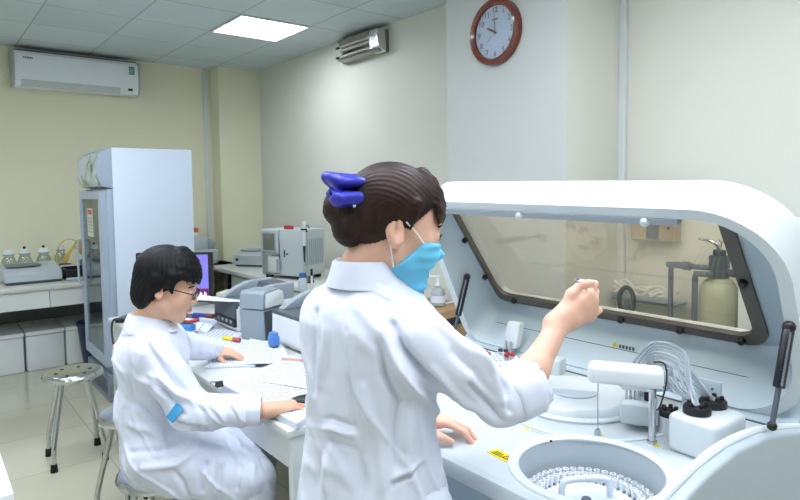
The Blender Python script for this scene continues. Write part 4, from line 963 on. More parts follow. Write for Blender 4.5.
# bundle of white tubing on a bracket and black hose loop
a, c = onx(617, 288, 2.98), onx(680, 288, 2.98)
b = MB(); rr = random.Random(3)
for k in range(9):
    pts = []
    for j in range(9):
        f = j/8; pts.append((2.97-.03*rr.random(), a.y+(c.y-a.y)*f, .955+.012*f*0+.045*math.sin(k*1.3+f*9)*.6+rr.uniform(-.018, .018)-.015*f))
    b.tube(pts, .008, 8, 4)
tag(obj('hose_bundle', b, mat('bundle_white', '#e4e0d8', .5)), 'tangled bundle of white hoses on a wall bracket seen through the window', 'hoses')
t = thing('wall_bracket', 'thin grey bracket under the tangled white hoses', 'bracket', (XW, (a.y+c.y)/2, .9))
obj('shelf_rail', MB().bb(2.93, XW, c.y, a.y, .895, .905).bb(2.93, 2.935, c.y, a.y, .89, .93), GREY, t); obj('arm', MB().bb(3.0, XW, a.y-.03, a.y-.02, .82, .9), GREY, t)
lc = onx(626.5, 301, 2.92)
tag(obj('hanging_hose', MB().tube([(2.92, lc.y+.042*math.cos(k*PI/6), lc.z+.072*math.sin(k*PI/6)) for k in range(12)], .012, 10, 4, True), RUBBER), 'black rubber hose coiled in an upright loop below the white hoses', 'hose')
# small white cabinet at the right of the tank, tall pale freezer beyond the hood
a = onx(738, 268, 2.8); 
t = thing('wall_unit', 'white unit with a rounded slot handle to the right of the water tank', 'cabinet', (2.92, a.y-.12, 0))
obj('body', MB().bb(2.80, XW-.005, a.y-.20, a.y, .0, a.z, .01), WHITE, t)
h0, h1 = onx(745, 285, 2.8), onx(752, 295, 2.8)
obj('slot_handle', MB().prism(rrect(h1.y-.01, h0.y, h1.z-.02, h0.z+.055, .012, 4), lambda u, v, w: (2.80-w, u, v), .008, .002), mat('handle_pale', '#d8cfc4', .4), t)
a = onx(770, 219, 2.55)
t = thing('freezer', 'pale blue-white freezer at the right edge behind the hood', 'freezer', (2.8, a.y-.35, 0))
obj('body', MB().bb(2.57, XW-.01, a.y-.75, a.y-.02, .03, a.z, .012), mat('freezer_blue', '#cddcf2', .35), t)
obj('door', MB().bb(2.55, 2.57, a.y-.74, a.y-.03, .08, a.z-.01, .006), MATS['freezer_blue'], t)
obj('handle', MB().tube([(2.55, a.y-.1, .9), (2.525, a.y-.1, .92), (2.525, a.y-.1, 1.15), (2.55, a.y-.1, 1.17)], .009), GREY, t)
for xx in (2.6, 2.95):
    for yy in (.7, .12): obj('foot', MB().bb(xx, xx+.05, a.y-yy, a.y-yy+.05, 0, .031), RUBBER, t)
# ================================================================= PEOPLE
import openvdb
class Field:
    """distance field on a dense grid: smooth unions of limbs, meshed as one continuous skin"""
    def __init__(s, lo, hi, h):
        s.lo = np.array(lo, float); s.h = h
        s.n = np.ceil((np.array(hi)-s.lo)/h).astype(int)+1; s.a = np.full(s.n, .06, np.float32)
    def apply(s, fn, lo, hi, k, mode):
        m = k+.03 if mode == 'u' else k+.012
        i0 = np.clip(np.floor((np.array(lo)-m-s.lo)/s.h).astype(int), 0, s.n-1); i1 = np.clip(np.ceil((np.array(hi)+m-s.lo)/s.h).astype(int)+1, 1, s.n)
        if np.any(i1 <= i0): return
        ax = [(s.lo[q]+s.h*np.arange(i0[q], i1[q])).astype(np.float32) for q in range(3)]
        d = fn(ax[0][:, None, None], ax[1][None, :, None], ax[2][None, None, :])
        sl = tuple(slice(i0[q], i1[q]) for q in range(3)); A = s.a[sl]
        if mode == 'u':
            t = np.clip(.5+.5*(A-d)/k, 0, 1); s.a[sl] = A*(1-t)+d*t-k*t*(1-t)
        elif mode == 's':
            d = -d; t = np.clip(.5+.5*(d-A)/k, 0, 1); s.a[sl] = A*(1-t)+d*t+k*t*(1-t)
    def cap(s, p0, p1, r0, r1=None, k=.015, mode='u', flat=None):
        p0 = np.array(p0, float); p1 = np.array(p1, float); r1 = r0 if r1 is None else r1; v = p1-p0; L2 = max(v@v, 1e-9); R_ = max(r0, r1)
        def fn(X, Y, Z):
            x, y, z = X-p0[0], Y-p0[1], Z-p0[2]
            t = np.clip((x*v[0]+y*v[1]+z*v[2])/L2, 0, 1)
            dx, dy, dz = x-t*v[0], y-t*v[1], z-t*v[2]
            if flat is not None:      # (direction, factor): squash across a direction
                n, f = flat; q = (dx*n[0]+dy*n[1]+dz*n[2]); g = 1/f-1
                dx, dy, dz = dx+n[0]*q*g, dy+n[1]*q*g, dz+n[2]*q*g
                d = np.sqrt(dx*dx+dy*dy+dz*dz); r = r0+(r1-r0)*t
                return (d-r)*(f+(1-f)*.35)
            return np.sqrt(dx*dx+dy*dy+dz*dz)-(r0+(r1-r0)*t)
        s.apply(fn, np.minimum(p0, p1)-R_, np.maximum(p0, p1)+R_, k, mode)
    def ell(s, c, M, rad, k=.015, mode='u'):
        c = np.array(c, float); M = np.array(M, float); rad = np.array(rad, float); R_ = rad.max()
        def fn(X, Y, Z):
            x, y, z = X-c[0], Y-c[1], Z-c[2]
            a = (x*M[0][0]+y*M[0][1]+z*M[0][2])/rad[0]; b = (x*M[1][0]+y*M[1][1]+z*M[1][2])/rad[1]; e = (x*M[2][0]+y*M[2][1]+z*M[2][2])/rad[2]
            k0 = np.sqrt(a*a+b*b+e*e); k1 = np.sqrt((a/rad[0])**2+(b/rad[1])**2+(e/rad[2])**2)+1e-6
            return k0*(k0-1)/k1
        s.apply(fn, c-R_, c+R_, k, mode)
    def half(s, c, n, k=.004):
        """keep the side the normal points away from"""
        c = np.array(c, float); n = np.array(n, float); n /= np.linalg.norm(n)
        ax = [(s.lo[q]+s.h*np.arange(s.n[q])).astype(np.float32) for q in range(3)]
        d = (ax[0][:, None, None]-c[0])*n[0]+(ax[1][None, :, None]-c[1])*n[1]+(ax[2][None, None, :]-c[2])*n[2]
        t = np.clip(.5+.5*(d-s.a)/k, 0, 1); s.a = s.a*(1-t)+d*t+k*t*(1-t)
    def loft(s, zs, cx, cy, ra, rb, lat, fwd, k=.02, pw=2.3):
        """upright body: at each height a flattened oval"""
        zs, cx, cy, ra, rb = [np.array(q, float) for q in (zs, cx, cy, ra, rb)]; mx = max(ra.max(), rb.max())
        def fn(X, Y, Z):
            z = Z[0, 0, :]; f = lambda q: np.interp(z, zs, q)[None, None, :]
            x, y = X-f(cx), Y-f(cy); A, B = f(ra), f(rb)
            u = np.abs(x*lat[0]+y*lat[1])/A; v = np.abs(x*fwd[0]+y*fwd[1])/B
            k0 = (u**pw+v**pw)**(1/pw)
            d = (k0-1)*np.minimum(A, B)*.85
            return np.maximum(d, np.maximum(zs[0]-Z, Z-zs[-1])).astype(np.float32)
        s.apply(fn, (cx.min()-mx, cy.min()-mx, zs[0]), (cx.max()+mx, cy.max()+mx, zs[-1]), k, 'u')
    def mesh(s):
        g = openvdb.FloatGrid(background=.06); g.copyFromArray(np.clip(s.a, -.06, .06), tolerance=1e-7)
        P, Q = g.convertToQuads(isovalue=0.0)
        V = s.lo+np.array(P, float)*s.h; Q = np.array(Q)[:, ::-1]
        # keep the largest connected piece
        lab = np.arange(len(V))
        while True:
            m = lab[Q].min(1); nl = lab.copy(); np.minimum.at(nl, Q.ravel(), np.repeat(m, 4)); nl = nl[nl]
            if np.array_equal(nl, lab): break
            lab = nl
        u, c = np.unique(lab, return_counts=True); keep = lab == u[c.argmax()]
        if not keep.all():
            idx = np.cumsum(keep)-1; Q = idx[Q[keep[Q[:, 0]]]]; V = V[keep]
        return V, Q
def vnormals(V, Q):
    n = np.cross(V[Q[:, 2]]-V[Q[:, 0]], V[Q[:, 3]]-V[Q[:, 1]]); N = np.zeros_like(V)
    for k in range(4): np.add.at(N, Q[:, k], n)
    N /= np.linalg.norm(N, axis=1)[:, None]+1e-12
    c = V.mean(0)
    return N
def relax(V, Q, it=2, f=.5):
    for _ in range(it):
        S = np.zeros_like(V); C = np.zeros(len(V))
        for k in range(4):
            for j in ((k+1) % 4, (k-1) % 4): np.add.at(S, Q[:, k], V[Q[:, j]]); np.add.at(C, Q[:, k], 1)
        V = V*(1-f)+f*S/C[:, None]
    return V
def proj(V):
    D = V-np.array(CAM); d = D@np.array(_f); return np.stack([400+FPX*(D@np.array(_r))/d, PPY-FPX*(D@np.array(_u))/d, d], 1)
def creases(V, Q, folds, noise_amp=.0018, seed=0, ns=(14, 14, 9)):
    """cloth folds: ridges and valleys along lines that lie on the garment, plus a soft crumple"""
    N = vnormals(V, Q); pj = proj(V); face = (N@np.array(_f)) < .1
    idx = np.where(face)[0]; disp = np.zeros(len(V))
    for pts, amp, wd in folds:
        P3 = []
        for x, y in pts:
            q = pj[idx]; d2 = (q[:, 0]-x)**2+(q[:, 1]-y)**2; near = idx[d2 < max(d2.min()+4, 9)]
            P3.append(V[near[pj[near][:, 2].argmin()]])
        best = np.full(len(V), 9.); tt = np.zeros(len(V)); nseg = len(P3)-1
        for i, (a, b) in enumerate(zip(P3, P3[1:])):
            v = b-a; t = np.clip(((V-a)@v)/max(v@v, 1e-9), 0, 1); d = np.linalg.norm(V-a-t[:, None]*v, axis=1)
            m = d < best; best[m] = d[m]; tt[m] = (i+t[m])/nseg
        disp += amp*np.exp(-(best/wd)**2)*(.35+.65*np.sin(PI*np.clip(tt, .05, .95)))
    if noise_amp:
        off = Vector((seed*3.1, seed*1.7, 0))
        disp += noise_amp*np.array([noise.fractal(Vector((p[0]*ns[0], p[1]*ns[1], p[2]*ns[2]))+off, .9, 2., 3) for p in V])
        # sharper pulled creases: ridges of a stretched noise
        rg = np.array([abs(noise.noise(Vector((p[0]*11+p[2]*5, p[1]*11-p[2]*4, p[2]*6+p[0]*3))+off*2)) for p in V])
        disp += noise_amp*1.5*(np.exp(-(rg/.09)**2)-.25)
    return V+N*disp[:, None]
def fixwind(V, Q):
    n = np.cross(V[Q[:, 2]]-V[Q[:, 0]], V[Q[:, 3]]-V[Q[:, 1]]); c = V[Q].mean(1)
    vol = (n*(c-V.mean(0))).sum()
    return Q if vol > 0 else Q[:, ::-1]
def finish(F, it=2, folds=None, na=0., seed=0, ns=(14, 14, 9)):
    V, Q = F.mesh(); Q = fixwind(V, Q); V = relax(V, Q, it)
    if folds is not None or na: V = creases(V, Q, folds or [], na, seed, ns)
    return V, Q
def frame(head_deg, pitch=0., roll=0.):
    """forward, right, up for a heading (clockwise from +Y) with a nod"""
    h = math.radians(head_deg); p = math.radians(pitch)
    f = Vector((math.sin(h)*math.cos(p), math.cos(h)*math.cos(p), -math.sin(p))); r = Vector((math.cos(h), -math.sin(h), 0)); u = r.cross(f)
    if roll:
        a = math.radians(roll); r, u = r*math.cos(a)+u*math.sin(a), -r*math.sin(a)+u*math.cos(a)
    return f, r, u
class Head:
    def __init__(s, c, fr, sc=1.): s.c = Vector(c); s.f, s.r, s.u = fr; s.s = sc; s.M = [list(s.f), list(s.r), list(s.u)]
    def L(s, f, r, u): return s.c+(s.f*f+s.r*r+s.u*u)*s.s
    def ell(s, F, c, rad, k=.012, mode='u', M=None): F.ell(s.L(*c), M or s.M, [q*s.s for q in rad], k*s.s, mode)
    def cap(s, F, a, b, r0, r1=None, k=.01, mode='u'): F.cap(s.L(*a), s.L(*b), r0*s.s, (r1 or r0)*s.s, k*s.s, mode)
    def skin(s, F):
        s.ell(F, (-.012, 0, .032), (.090, .072, .083), .02)
        s.ell(F, (.025, 0, -.035), (.062, .056, .078), .03)
        s.cap(F, (.066, -.010, -.098), (.066, .010, -.098), .017, k=.02)
        for q in (-1, 1):
            s.ell(F, (.050, q*.034, -.030), (.034, .026, .034), .02)
            s.cap(F, (.0, q*.05, -.055), (.055, q*.02, -.095), .018, .014, .02)
        s.cap(F, (.074, -.030, .020), (.074, .030, .020), .012, k=.014)
        for q in (-1, 1): s.ell(F, (.092, q*.032, -.001), (.014, .017, .011), .010, 's')
        for q in (-1, 1): s.ell(F, (.074, q*.032, -.002), (.012, .016, .012), .006)
        s.cap(F, (.084, 0, .006), (.100, 0, -.034), .007, .0095, .008)
        for q in (-1, 1): s.cap(F, (.092, q*.010, -.036), (.088, q*.013, -.036), .0065, k=.005)
        s.cap(F, (.085, -.013, -.0585), (.085, .013, -.0585), .0062, k=.005); s.cap(F, (.0865, -.010, -.067), (.0865, .010, -.067), .0066, k=.005)
        s.cap(F, (.0955, -.016, -.0625), (.0955, .016, -.0625), .0022, k=.002, mode='s')
        for q in (-1, 1):
            Me = [list((s.f*.95+s.u*.2).normalized()), list((s.r*q+s.f*-.35).normalized()), list(s.u)]
            s.ell(F, (-.014, q*.071, -.014), (.018, .0085, .031), .004, M=Me)
            s.ell(F, (-.009, q*.0815, -.010), (.011, .011, .020), .003, 's', M=Me)
            s.cap(F, (-.004, q*.071, -.018), (-.004, q*.074, -.022), .004, k=.003)
def eyes(parent, H, iris):
    for q in (-1, 1):
        c = H.L(.0735, q*.032, -.002); e = obj('eye', MB().ball(c, .0128*H.s, 20), mat('eye_white', '#e6e3df', .2), parent, 180)
        obj('iris', MB().ball(c+H.f*.0078*H.s+H.r*q*.001, .0062*H.s, 14, (1, 1, 1)), iris, e, 180)
def hand(F, w, X, N, T, curls, thumb, sc=1., splay=(.10, .02, -.05, -.13), k=.007, thick=1.):
    """w wrist, X towards the knuckles, N out of the back of the hand, T towards the thumb side"""
    w, X, N, T = Vector(w), Vector(X).normalized(), Vector(N), Vector(T)
    N = (N-X*N.dot(X)).normalized(); t = N.cross(X); T = t if t.dot(T) > 0 else -t
    P = lambda x, y, z: w+(X*x+T*y+N*z)*sc
    mc = [(.086, .027, 0), (.088, .009, .003), (.082, -.009, .002), (.074, -.025, -.002)]
    for (x, y, z), y0 in zip(mc, (.016, .005, -.006, -.015)):
        F.cap(P(.004, y0, 0), P(x, y, z), .0135*sc*thick, .0105*sc, .012)
    F.cap(P(.02, .012, -.006), P(.06, .018, -.006), .014*sc, .011*sc, .014); F.cap(P(.02, -.012, -.006), P(.06, -.016, -.006), .014*sc, .011*sc, .014)
    F.cap(P(-.02, .008, 0), P(.02, .008, 0), .019*sc, .017*sc, .016); F.cap(P(-.02, -.008, 0), P(.02, -.008, 0), .019*sc, .017*sc, .016)
    tips = []
    for i, ((x, y, z), L, cu) in enumerate(zip(mc, ((.043, .025, .019), (.047, .028, .020), (.043, .026, .020), (.033, .019, .018)), curls)):
        p = P(x, y, z); a = 0; side = splay[i]
        r = (.0094, .0094, .0088, .0078)[i]*sc
        for j in range(3):
            a += cu[j]; d = (X*math.cos(a)-N*math.sin(a)); d = (d+T*side*math.cos(a)).normalized(); q = p+d*L[j]*sc
            F.cap(p, q, r, r*.9, .004); p = q; r *= .9
        tips.append(p)
    b = P(.022, .022, -.006); pts = [b]+[P(*q) for q in thumb]; rr = (.0145, .0115, .0095, .0082)
    for a_, c_, r0, r1 in zip(pts, pts[1:], rr, rr[1:]): F.cap(a_, c_, r0*sc, r1*sc, .008)
    tips.append(pts[-1])
    return tips
def ring_collar(Hc, lat, fwd, prof, gap, n=44, th=.0035):
    """folded collar: profile (radius a, radius b, height, forward shift) swept round the neck with an opening at the front"""
    b = bmesh.new(); rows = []
    for i in range(n+1):
        a = PI/2+gap+(2*PI-2*gap)*i/n; row = []
        for A, B, h, sh in prof:
            p = Hc+lat*A*math.cos(a)+fwd*(B*math.sin(a)+sh)+Vector((0, 0, h)); row.append(b.verts.new(p))
        rows.append(row)
    for r0, r1 in zip(rows, rows[1:]):
        for k in range(len(prof)-1): b.faces.new((r0[k], r1[k], r1[k+1], r0[k+1]))
    bmesh.ops.recalc_face_normals(b, faces=b.faces)
    bmesh.ops.solidify(b, geom=b.faces[:], thickness=th)
    m = MB(); m._add(b); return m

skin1 = mat('skin_fair', '#e2b49c', .45, var=.05, scale=18, sss=.15)
skin2 = mat('skin_warm', '#dcae92', .45, var=.05, scale=18, sss=.15)
coat_m = mat('coat_cotton', '#dfe4f3', .85, var=.012, scale=8, bump=.12, bscale=900)
hair1 = mat('hair_dark_brown', '#2a160f', .48, var=.6, scale=30, bump=.25, bscale=55, spec=.3)
hair2 = mat('hair_black', '#08080a', .55, var=.4, scale=30, bump=.3, bscale=60, spec=.25)
irism = mat('iris_dark', '#1e1410', .15)
trous = mat('trouser_white', '#d9deea', .8, var=.02)
shoe_m = mat('shoe_black', '#1b1b1e', .5)
def V3(o): return np.array(o, float)

# ----------------------------------------------------------------- the standing person
def standing():
    t = thing('person', 'standing person in a white lab coat and blue face mask reaching over the analyzer', 'person', (.66, .96, 0))
    bf, br, bu = frame(76)
    C0 = Vector((.682, .954, 0)); lat, fwd = br, bf
    HD = Head(W(395, 225, 1.185), frame(114, 17), .98)
    nb = Vector((.685, .965, 1.335))
    # arms
    shR = C0+br*.130+Vector((0, 0, 1.222)); elR = W(513, 405, 1.143); wrR = W(561, 321, 1.23)
    shL = C0-br*.122+Vector((0, 0, 1.245)); elL = Vector((.742, 1.165, 1.035)); wrL = Vector((.893, 1.075, .970))
    F = Field((.36, .52, -.01), (1.25, 1.32, 1.58), .0038)
    HD.skin(F)
    F.cap(HD.L(-.030, 0, -.055), nb, .044, .052, .02)
    F.cap(nb, C0+Vector((0, 0, 1.20)), .05, .075, .03)
    F.cap(C0+Vector((0, 0, 1.22)), C0+Vector((.0, 0, .92)), .068, .075, .03)
    for sg in (-1, 1):
        F.cap(C0+br*sg*.04+Vector((0, 0, 1.22)), C0+br*sg*.105+Vector((0, 0, 1.215)), .04, .034, .02)
        hip = C0+br*sg*.085+Vector((0, 0, .86)); kn = C0+br*sg*.09+bf*.015+Vector((0, 0, .46)); an = C0+br*sg*.095-bf*.02+Vector((0, 0, .085))
        F.cap(hip, kn, .075, .05, .03); F.cap(kn, an, .047, .032, .02)
        F.cap(an, an+bf*.15+Vector((0, 0, -.05)), .032, .026, .02)
    F.cap(shR+Vector((0, 0, -.005)), elR, .030, .029, .008); F.cap(elR, elR.lerp(wrR, .4), .030, .028, .012); F.cap(elR.lerp(wrR, .4), wrR, .029, .0200, .02)
    F.cap(shL+Vector((0, 0, -.012)), elL, .034, .034, .008); F.cap(elL, wrL, .036, .025, .02)
    # right hand: back of the hand to the camera, thumb and forefinger pinching a small cup at the top
    fx = (wrR-elR).normalized(); cam_dir = (CAM-wrR).normalized()
    Xh = (W(593, 305, 1.24)-wrR).normalized()
    Nh = (cam_dir*.85+Vector((_r.x, _r.y, _r.z))*.35+Vector((_u.x, _u.y, _u.z))*-.25)
    hand(F, wrR, Xh, Nh, Vector(_u)*.6-Vector(_r)*.6, ((.75, 1.0, .55), (.95, 1.35, .7), (1.0, 1.4, .8), (.55, 1.1, .6)),
         ((.046, .044, -.006), (.078, .054, -.008), (.104, .044, -.012)), .90)
    # left hand resting on the deck, arched on its fingertips
    XL = Vector((.70, -.62, -.16)); NL = Vector((.05, .12, 1)); TL = Vector((-.62, -.75, 0))
    hand(F, wrL, XL, NL, TL, ((.28, .55, .25), (.25, .5, .25), (.3, .5, .25), (.3, .5, .3)), ((.045, .048, -.020), (.072, .058, -.028), (.096, .056, -.033)), .93, (.16, .03, -.06, -.16))
    body = obj('body', finish(F, 2), skin1, t, 180)
    # trousers and shoes below the coat
    F = Field((.40, .65, -.01), (.98, 1.28, .95), .006)
    for sg in (-1, 1):
        hip = C0+br*sg*.085+Vector((0, 0, .88)); kn = C0+br*sg*.09+bf*.015+Vector((0, 0, .46)); an = C0+br*sg*.095-bf*.02+Vector((0, 0, .07))
        F.cap(hip, kn, .09, .068, .02); F.cap(kn, an, .066, .056, .02)
    obj('trousers', finish(F, 2, None, .002, 1), trous, t, 180)
    for sg in (-1, 1):
        an = C0+br*sg*.095-bf*.02; F = Field(an-Vector((.22, .22, .01)), an+Vector((.26, .22, .14)), .005)
        F.cap(an+Vector((0, 0, .045)), an+bf*.15+Vector((0, 0, .032)), .042, .036, .02); F.cap(an-bf*.03+Vector((0, 0, .04)), an+Vector((0, 0, .045)), .038, .04, .02); F.half((0, 0, .003), (0, 0, -1))
        obj('shoe', finish(F, 1), shoe_m, t, 180)
    # lab coat; the rolled sleeve end flares along the upper arm
    cb = W(500, 402, 1.137); ce = W(529, 386, 1.168); cx_d = (ce-cb).normalized()
    F = Field((.36, .50, .44), (1.12, 1.40, 1.42), .0048)
    z = [.46, .62, .80, .92, 1.03, 1.10, 1.18, 1.245, 1.285, 1.315, 1.34]
    a = [.196, .180, .162, .148, .130, .131, .138, .138, .114, .080, .064]
    b_ = [.170, .155, .138, .124, .108, .109, .113, .108, .090, .070, .060]
    sh = [.0, .0, .0, .0, .0, .0, .004, .004, .004, .008, .012]
    F.loft(z, [C0.x+bf.x*q for q in sh], [C0.y+bf.y*q for q in sh], a, b_, (br.x, br.y), (bf.x, bf.y), .02)
    F.cap(shR+Vector((0, 0, .004))-br*.03, shR.lerp(elR, .45), .062, .049, .03); F.cap(shR.lerp(elR, .45), cb, .048, .045, .02)
    F.cap(cb, ce, .046, .050, .012)
    F.cap(shL+br*.03, shL.lerp(elL, .5), .066, .060, .035); F.cap(shL.lerp(elL, .5), elL, .060, .056, .02); F.cap(elL, elL.lerp(wrL, .86), .054, .042, .015)
    # open the cuffs and the neck
    F.cap(ce+cx_d*.064, ce+cx_d*.2, .062, .10, .003, 's'); F.cap(ce-cx_d*.03, ce+cx_d*.08, .043, .046, .005, 's')
    fl = (wrL-elL).normalized(); F.cap(elL.lerp(wrL, .80)+fl*.05, wrL+fl*.08, .06, .06, .003, 's')
    F.cap(nb+Vector((0, 0, .0)), nb+Vector((0, 0, .1)), .052, .058, .004, 's')
    folds = [
        ([(345, 272), (344, 330), (347, 390), (350, 425)], -.0022, .004),                                   # back seam
        ([(306, 424), (330, 427), (352, 436)], .0045, .006), ([(306, 436), (330, 441), (352, 449)], -.003, .005), ([(306, 416), (330, 419), (353, 428)], -.003, .004),   # half belt
        ([(392, 322), (404, 352), (424, 376), (452, 398)], -.010, .010), ([(384, 330), (396, 362), (414, 388), (440, 412)], .009, .012),
        ([(380, 345), (388, 375), (402, 400)], -.006, .010), ([(432, 372), (462, 402), (492, 424)], .006, .010),
        ([(455, 350), (478, 372), (492, 396)], -.005, .010), ([(480, 352), (497, 372), (504, 400)], .006, .009), ([(492, 362), (508, 385), (512, 412)], -.009, .006),
        ([(470, 388), (488, 405), (503, 425)], -.005, .008), ([(440, 325), (470, 350), (490, 362)], .004, .010),
        ([(330, 300), (322, 340), (318, 385)], .004, .014), ([(314, 312), (311, 350), (312, 392)], -.005, .011), ([(360, 390), (366, 412), (372, 432)], .004, .012),
        ([(400, 400), (396, 430), (398, 462)], -.005, .012), ([(414, 404), (410, 440), (413, 480)], .005, .012), ([(425, 460), (408, 470), (394, 478)], .003, .005), ([(425, 465), (408, 475), (394, 483)], -.004, .004),
        ([(330, 450), (325, 475), (326, 498)], .005, .014), ([(356, 455), (360, 480), (358, 498)], -.005, .014), ([(318, 455), (314, 480), (314, 498)], -.004, .010), ([(380, 440), (384, 470), (383, 498)], .004, .014),
        ([(372, 292), (392, 300), (408, 322)], -.003, .006), ([(352, 300), (378, 330), (386, 360)], .003, .015)]
    coat = obj('lab_coat', finish(F, 2, [(p, a*2.2, w*.8) for p, a, w in folds], .0026, 3), coat_m, t, 180)
    # rolled cuff, collar
    m = MB(); n = 40; up = cx_d.orthogonal().normalized(); vv = cx_d.cross(up); bm = bmesh.new(); rows = []
    for h, r in ((-.012, .049), (-.010, .054), (-.002, .056), (.034, .0585), (.044, .0585), (.048, .055), (.045, .049), (.0, .042)):
        rows.append([bm.verts.new(ce+cx_d*(h-.046)+(up*math.cos(2*PI*k/n)+vv*math.sin(2*PI*k/n))*(r*.95+.0018*math.sin(5*2*PI*k/n))) for k in range(n)])
    for A, B in zip(rows, rows[1:]):
        for k in range(n): bm.faces.new((A[k], A[(k+1) % n], B[(k+1) % n], B[k]))
    bmesh.ops.recalc_face_normals(bm, faces=bm.faces); m._add(bm); obj('rolled_cuff', m, coat_m, coat, 60)
    lt, fw = br, bf
    col = ring_collar(nb, lt, fw, [(.062, .058, -.022, .004), (.0605, .057, .022, -.002), (.062, .059, .030, -.004), (.066, .063, .026, -.004), (.078, .074, -.004, 0), (.088, .082, -.020, .004)], .42)
    obj('collar', col, coat_m, coat, 60)
    # hair: gathered back into a low bun, fringe at the front
    F = Field(HD.c-Vector((.22, .22, .20)), HD.c+Vector((.22, .22, .19)), .0034)
    HD.ell(F, (-.014, 0, .036), (.098, .080, .085), .01)
    HD.ell(F, (-.050, 0, -.010), (.046, .060, .052), .02)
    # open the face and the ears
    fn = (HD.f*.80-HD.u*.60); c0 = HD.L(.012, 0, .002)
    A = F.a.copy(); F.half(c0, fn, .006)
    for q in (-1, 1): HD.ell(F, (-.006, q*.083, -.022), (.021, .022, .034), .006, 's')
    # fringe and side locks
    def fringe(cen, rad, phis, th1, rr, kk, jit):
        for n_, ph in enumerate(phis):
            P_ = []; end = th1(n_, ph); ts = [math.radians(25+(end-25)*j/5) for j in range(6)]
            for j, th in enumerate(ts):
                g = 1.0+.06*(j/5)**2
                P_.append((cen[0]+rad[0]*g*math.sin(th)*math.cos(ph), rad[1]*g*math.sin(th)*math.sin(ph), cen[2]+rad[2]*g*math.cos(th)))
            for j in range(5): HD.cap(F, P_[j], P_[j+1], rr*(1-.13*j), rr*(1-.13*(j+1)), kk)
    fringe((-.014, 0, .036), (.098, .080, .085), [math.radians(-44+5.5*k) for k in range(17)], lambda n_, ph: 108+3*math.sin(n_*2.3)-22*abs(ph), .0075, .008, 0)
    for q in (-1, 1):
        HD.cap(F, (.012, q*.078, .05), (.012, q*.074, .0), .008, .003, .008)
    HD.ell(F, (-.084, .004, -.026), (.038, .046, .041), .003)
    HD.ell(F, (-.119, -.004, .004), (.028, .036, .036), .002)
    HD.cap(F, (-.05, 0, .02), (-.10, 0, .005), .05, .034, .02)
    V, Q = finish(F, 2)
    N = vnormals(V, Q); R3 = np.array([list(HD.f), list(HD.r), list(HD.u)]); loc = (V-np.array(HD.c))@R3.T
    ang = np.arctan2(loc[:, 2]-.0, loc[:, 1])+loc[:, 0]*2
    V = V+N*(.0006*np.sin(ang*62+3*np.sin(loc[:, 0]*30))+.0004*np.sin(ang*120))[:, None]
    hr = obj('hair', (V, Q), hair1, t, 180)
    # satin bow
    bl = mat('satin_blue', '#2a2fa8', .32, var=.12, scale=10)
    bc = HD.L(-.090, .020, .036)
    F = Field(bc-Vector((.10, .10, .07)), bc+Vector((.10, .10, .07)), .003)
    def BL(f, r, u): return bc+HD.f*f+HD.r*r+Vector((0, 0, u))
    fl_ = list((HD.u*.9+HD.f*.3).normalized())
    F.cap(BL(-.046, .01, .012), BL(.040, .005, .036), .024, .012, .006, flat=(fl_, .52)); F.cap(BL(-.046, -.02, .014), BL(.03, -.02, .038), .024, .012, .006, flat=(fl_, .6))
    F.cap(BL(-.042, .018, -.018), BL(.026, .012, .002), .024, .014, .005, flat=(fl_, .6)); F.cap(BL(-.042, -.02, -.018), BL(.02, -.02, .002), .022, .014, .005, flat=(fl_, .6))
    F.cap(BL(.02, 0, .0), BL(.02, 0, .014), .012, .012, .006)
    F.ell(BL(-.050, .012, -.013), [list(HD.f), list(HD.r), [0, 0, 1]], (.022, .02, .006), .004, 's')
    bow = obj('hair_bow', finish(F, 2, None, .002, 5, (30, 30, 30)), bl, t, 180)
    obj('bow_bead', MB().ball(BL(-.015, .03, -.024), .003, 10), mat('bead', '#c9d4ee', .2), bow, 180)
    # face mask with ear loops
    F = Field(HD.c-Vector((.17, .17, .20)), HD.c+Vector((.17, .17, .10)), .003)
    HD.ell(F, (.028, 0, -.036), (.070, .066, .086), .01); HD.cap(F, (.072, 0, -.030), (.102, 0, -.034), .018, .014, .014); HD.cap(F, (.066, -.014, -.100), (.066, .014, -.100), .026, k=.02)
    for q in (-1, 1): HD.ell(F, (.052, q*.036, -.036), (.040, .034, .040), .015); HD.cap(F, (.02, q*.05, -.06), (.06, q*.02, -.1), .024, .020, .015)
    F.half(HD.L(.10, 0, -.008), HD.u*1.0-HD.f*.16, .003); F.half(HD.L(.046, 0, -.022), -HD.f*.81+HD.u*.58, .003); F.half(HD.L(0, 0, -.122), -HD.u, .004)
    V, Q = finish(F, 2); loc = (V-np.array(HD.c))@R3.T; N = vnormals(V, Q)
    V = V+N*(.0016*np.sin((loc[:, 2]-loc[:, 0]*.25)*300)*np.clip((loc[:, 0]-.02)*20, 0, 1))[:, None]
    mk = obj('face_mask', (V, Q), mat('mask_blue', '#6ac3e8', .75, var=.03), t, 180)
    eb = mat('elastic_white', '#eef0f2', .6)
    for q in (-1, 1):
        obj('ear_loop', MB().tube([HD.L(.050, q*.0655, -.022), HD.L(.026, q*.072, -.004), HD.L(.0, q*.076, .010)], .0016, 6).tube([HD.L(-.018, q*.070, -.036), HD.L(-.008, q*.067, -.056), HD.L(.004, q*.060, -.078)], .0016, 6), eb, mk)
    eyes(t, HD, irism)
    for q in (-1, 1):
        obj('eyebrow', MB().tube([HD.L(.083, q*.018, .020), HD.L(.083, q*.032, .024), HD.L(.073, q*.048, .019)], .0024, 6), hair1, t)
        obj('eyelashes', MB().tube([HD.L(.0875, q*.020, .001), HD.L(.0885, q*.032, .006), HD.L(.082, q*.046, .001)], .0014, 6), hair2, t)
    # the little sample cup pinched between thumb and forefinger
    cp = W(578, 286, 1.243)
    cu = thing('sample_cup', 'small translucent grey cup pinched in the raised right hand', 'cup', tuple(cp))
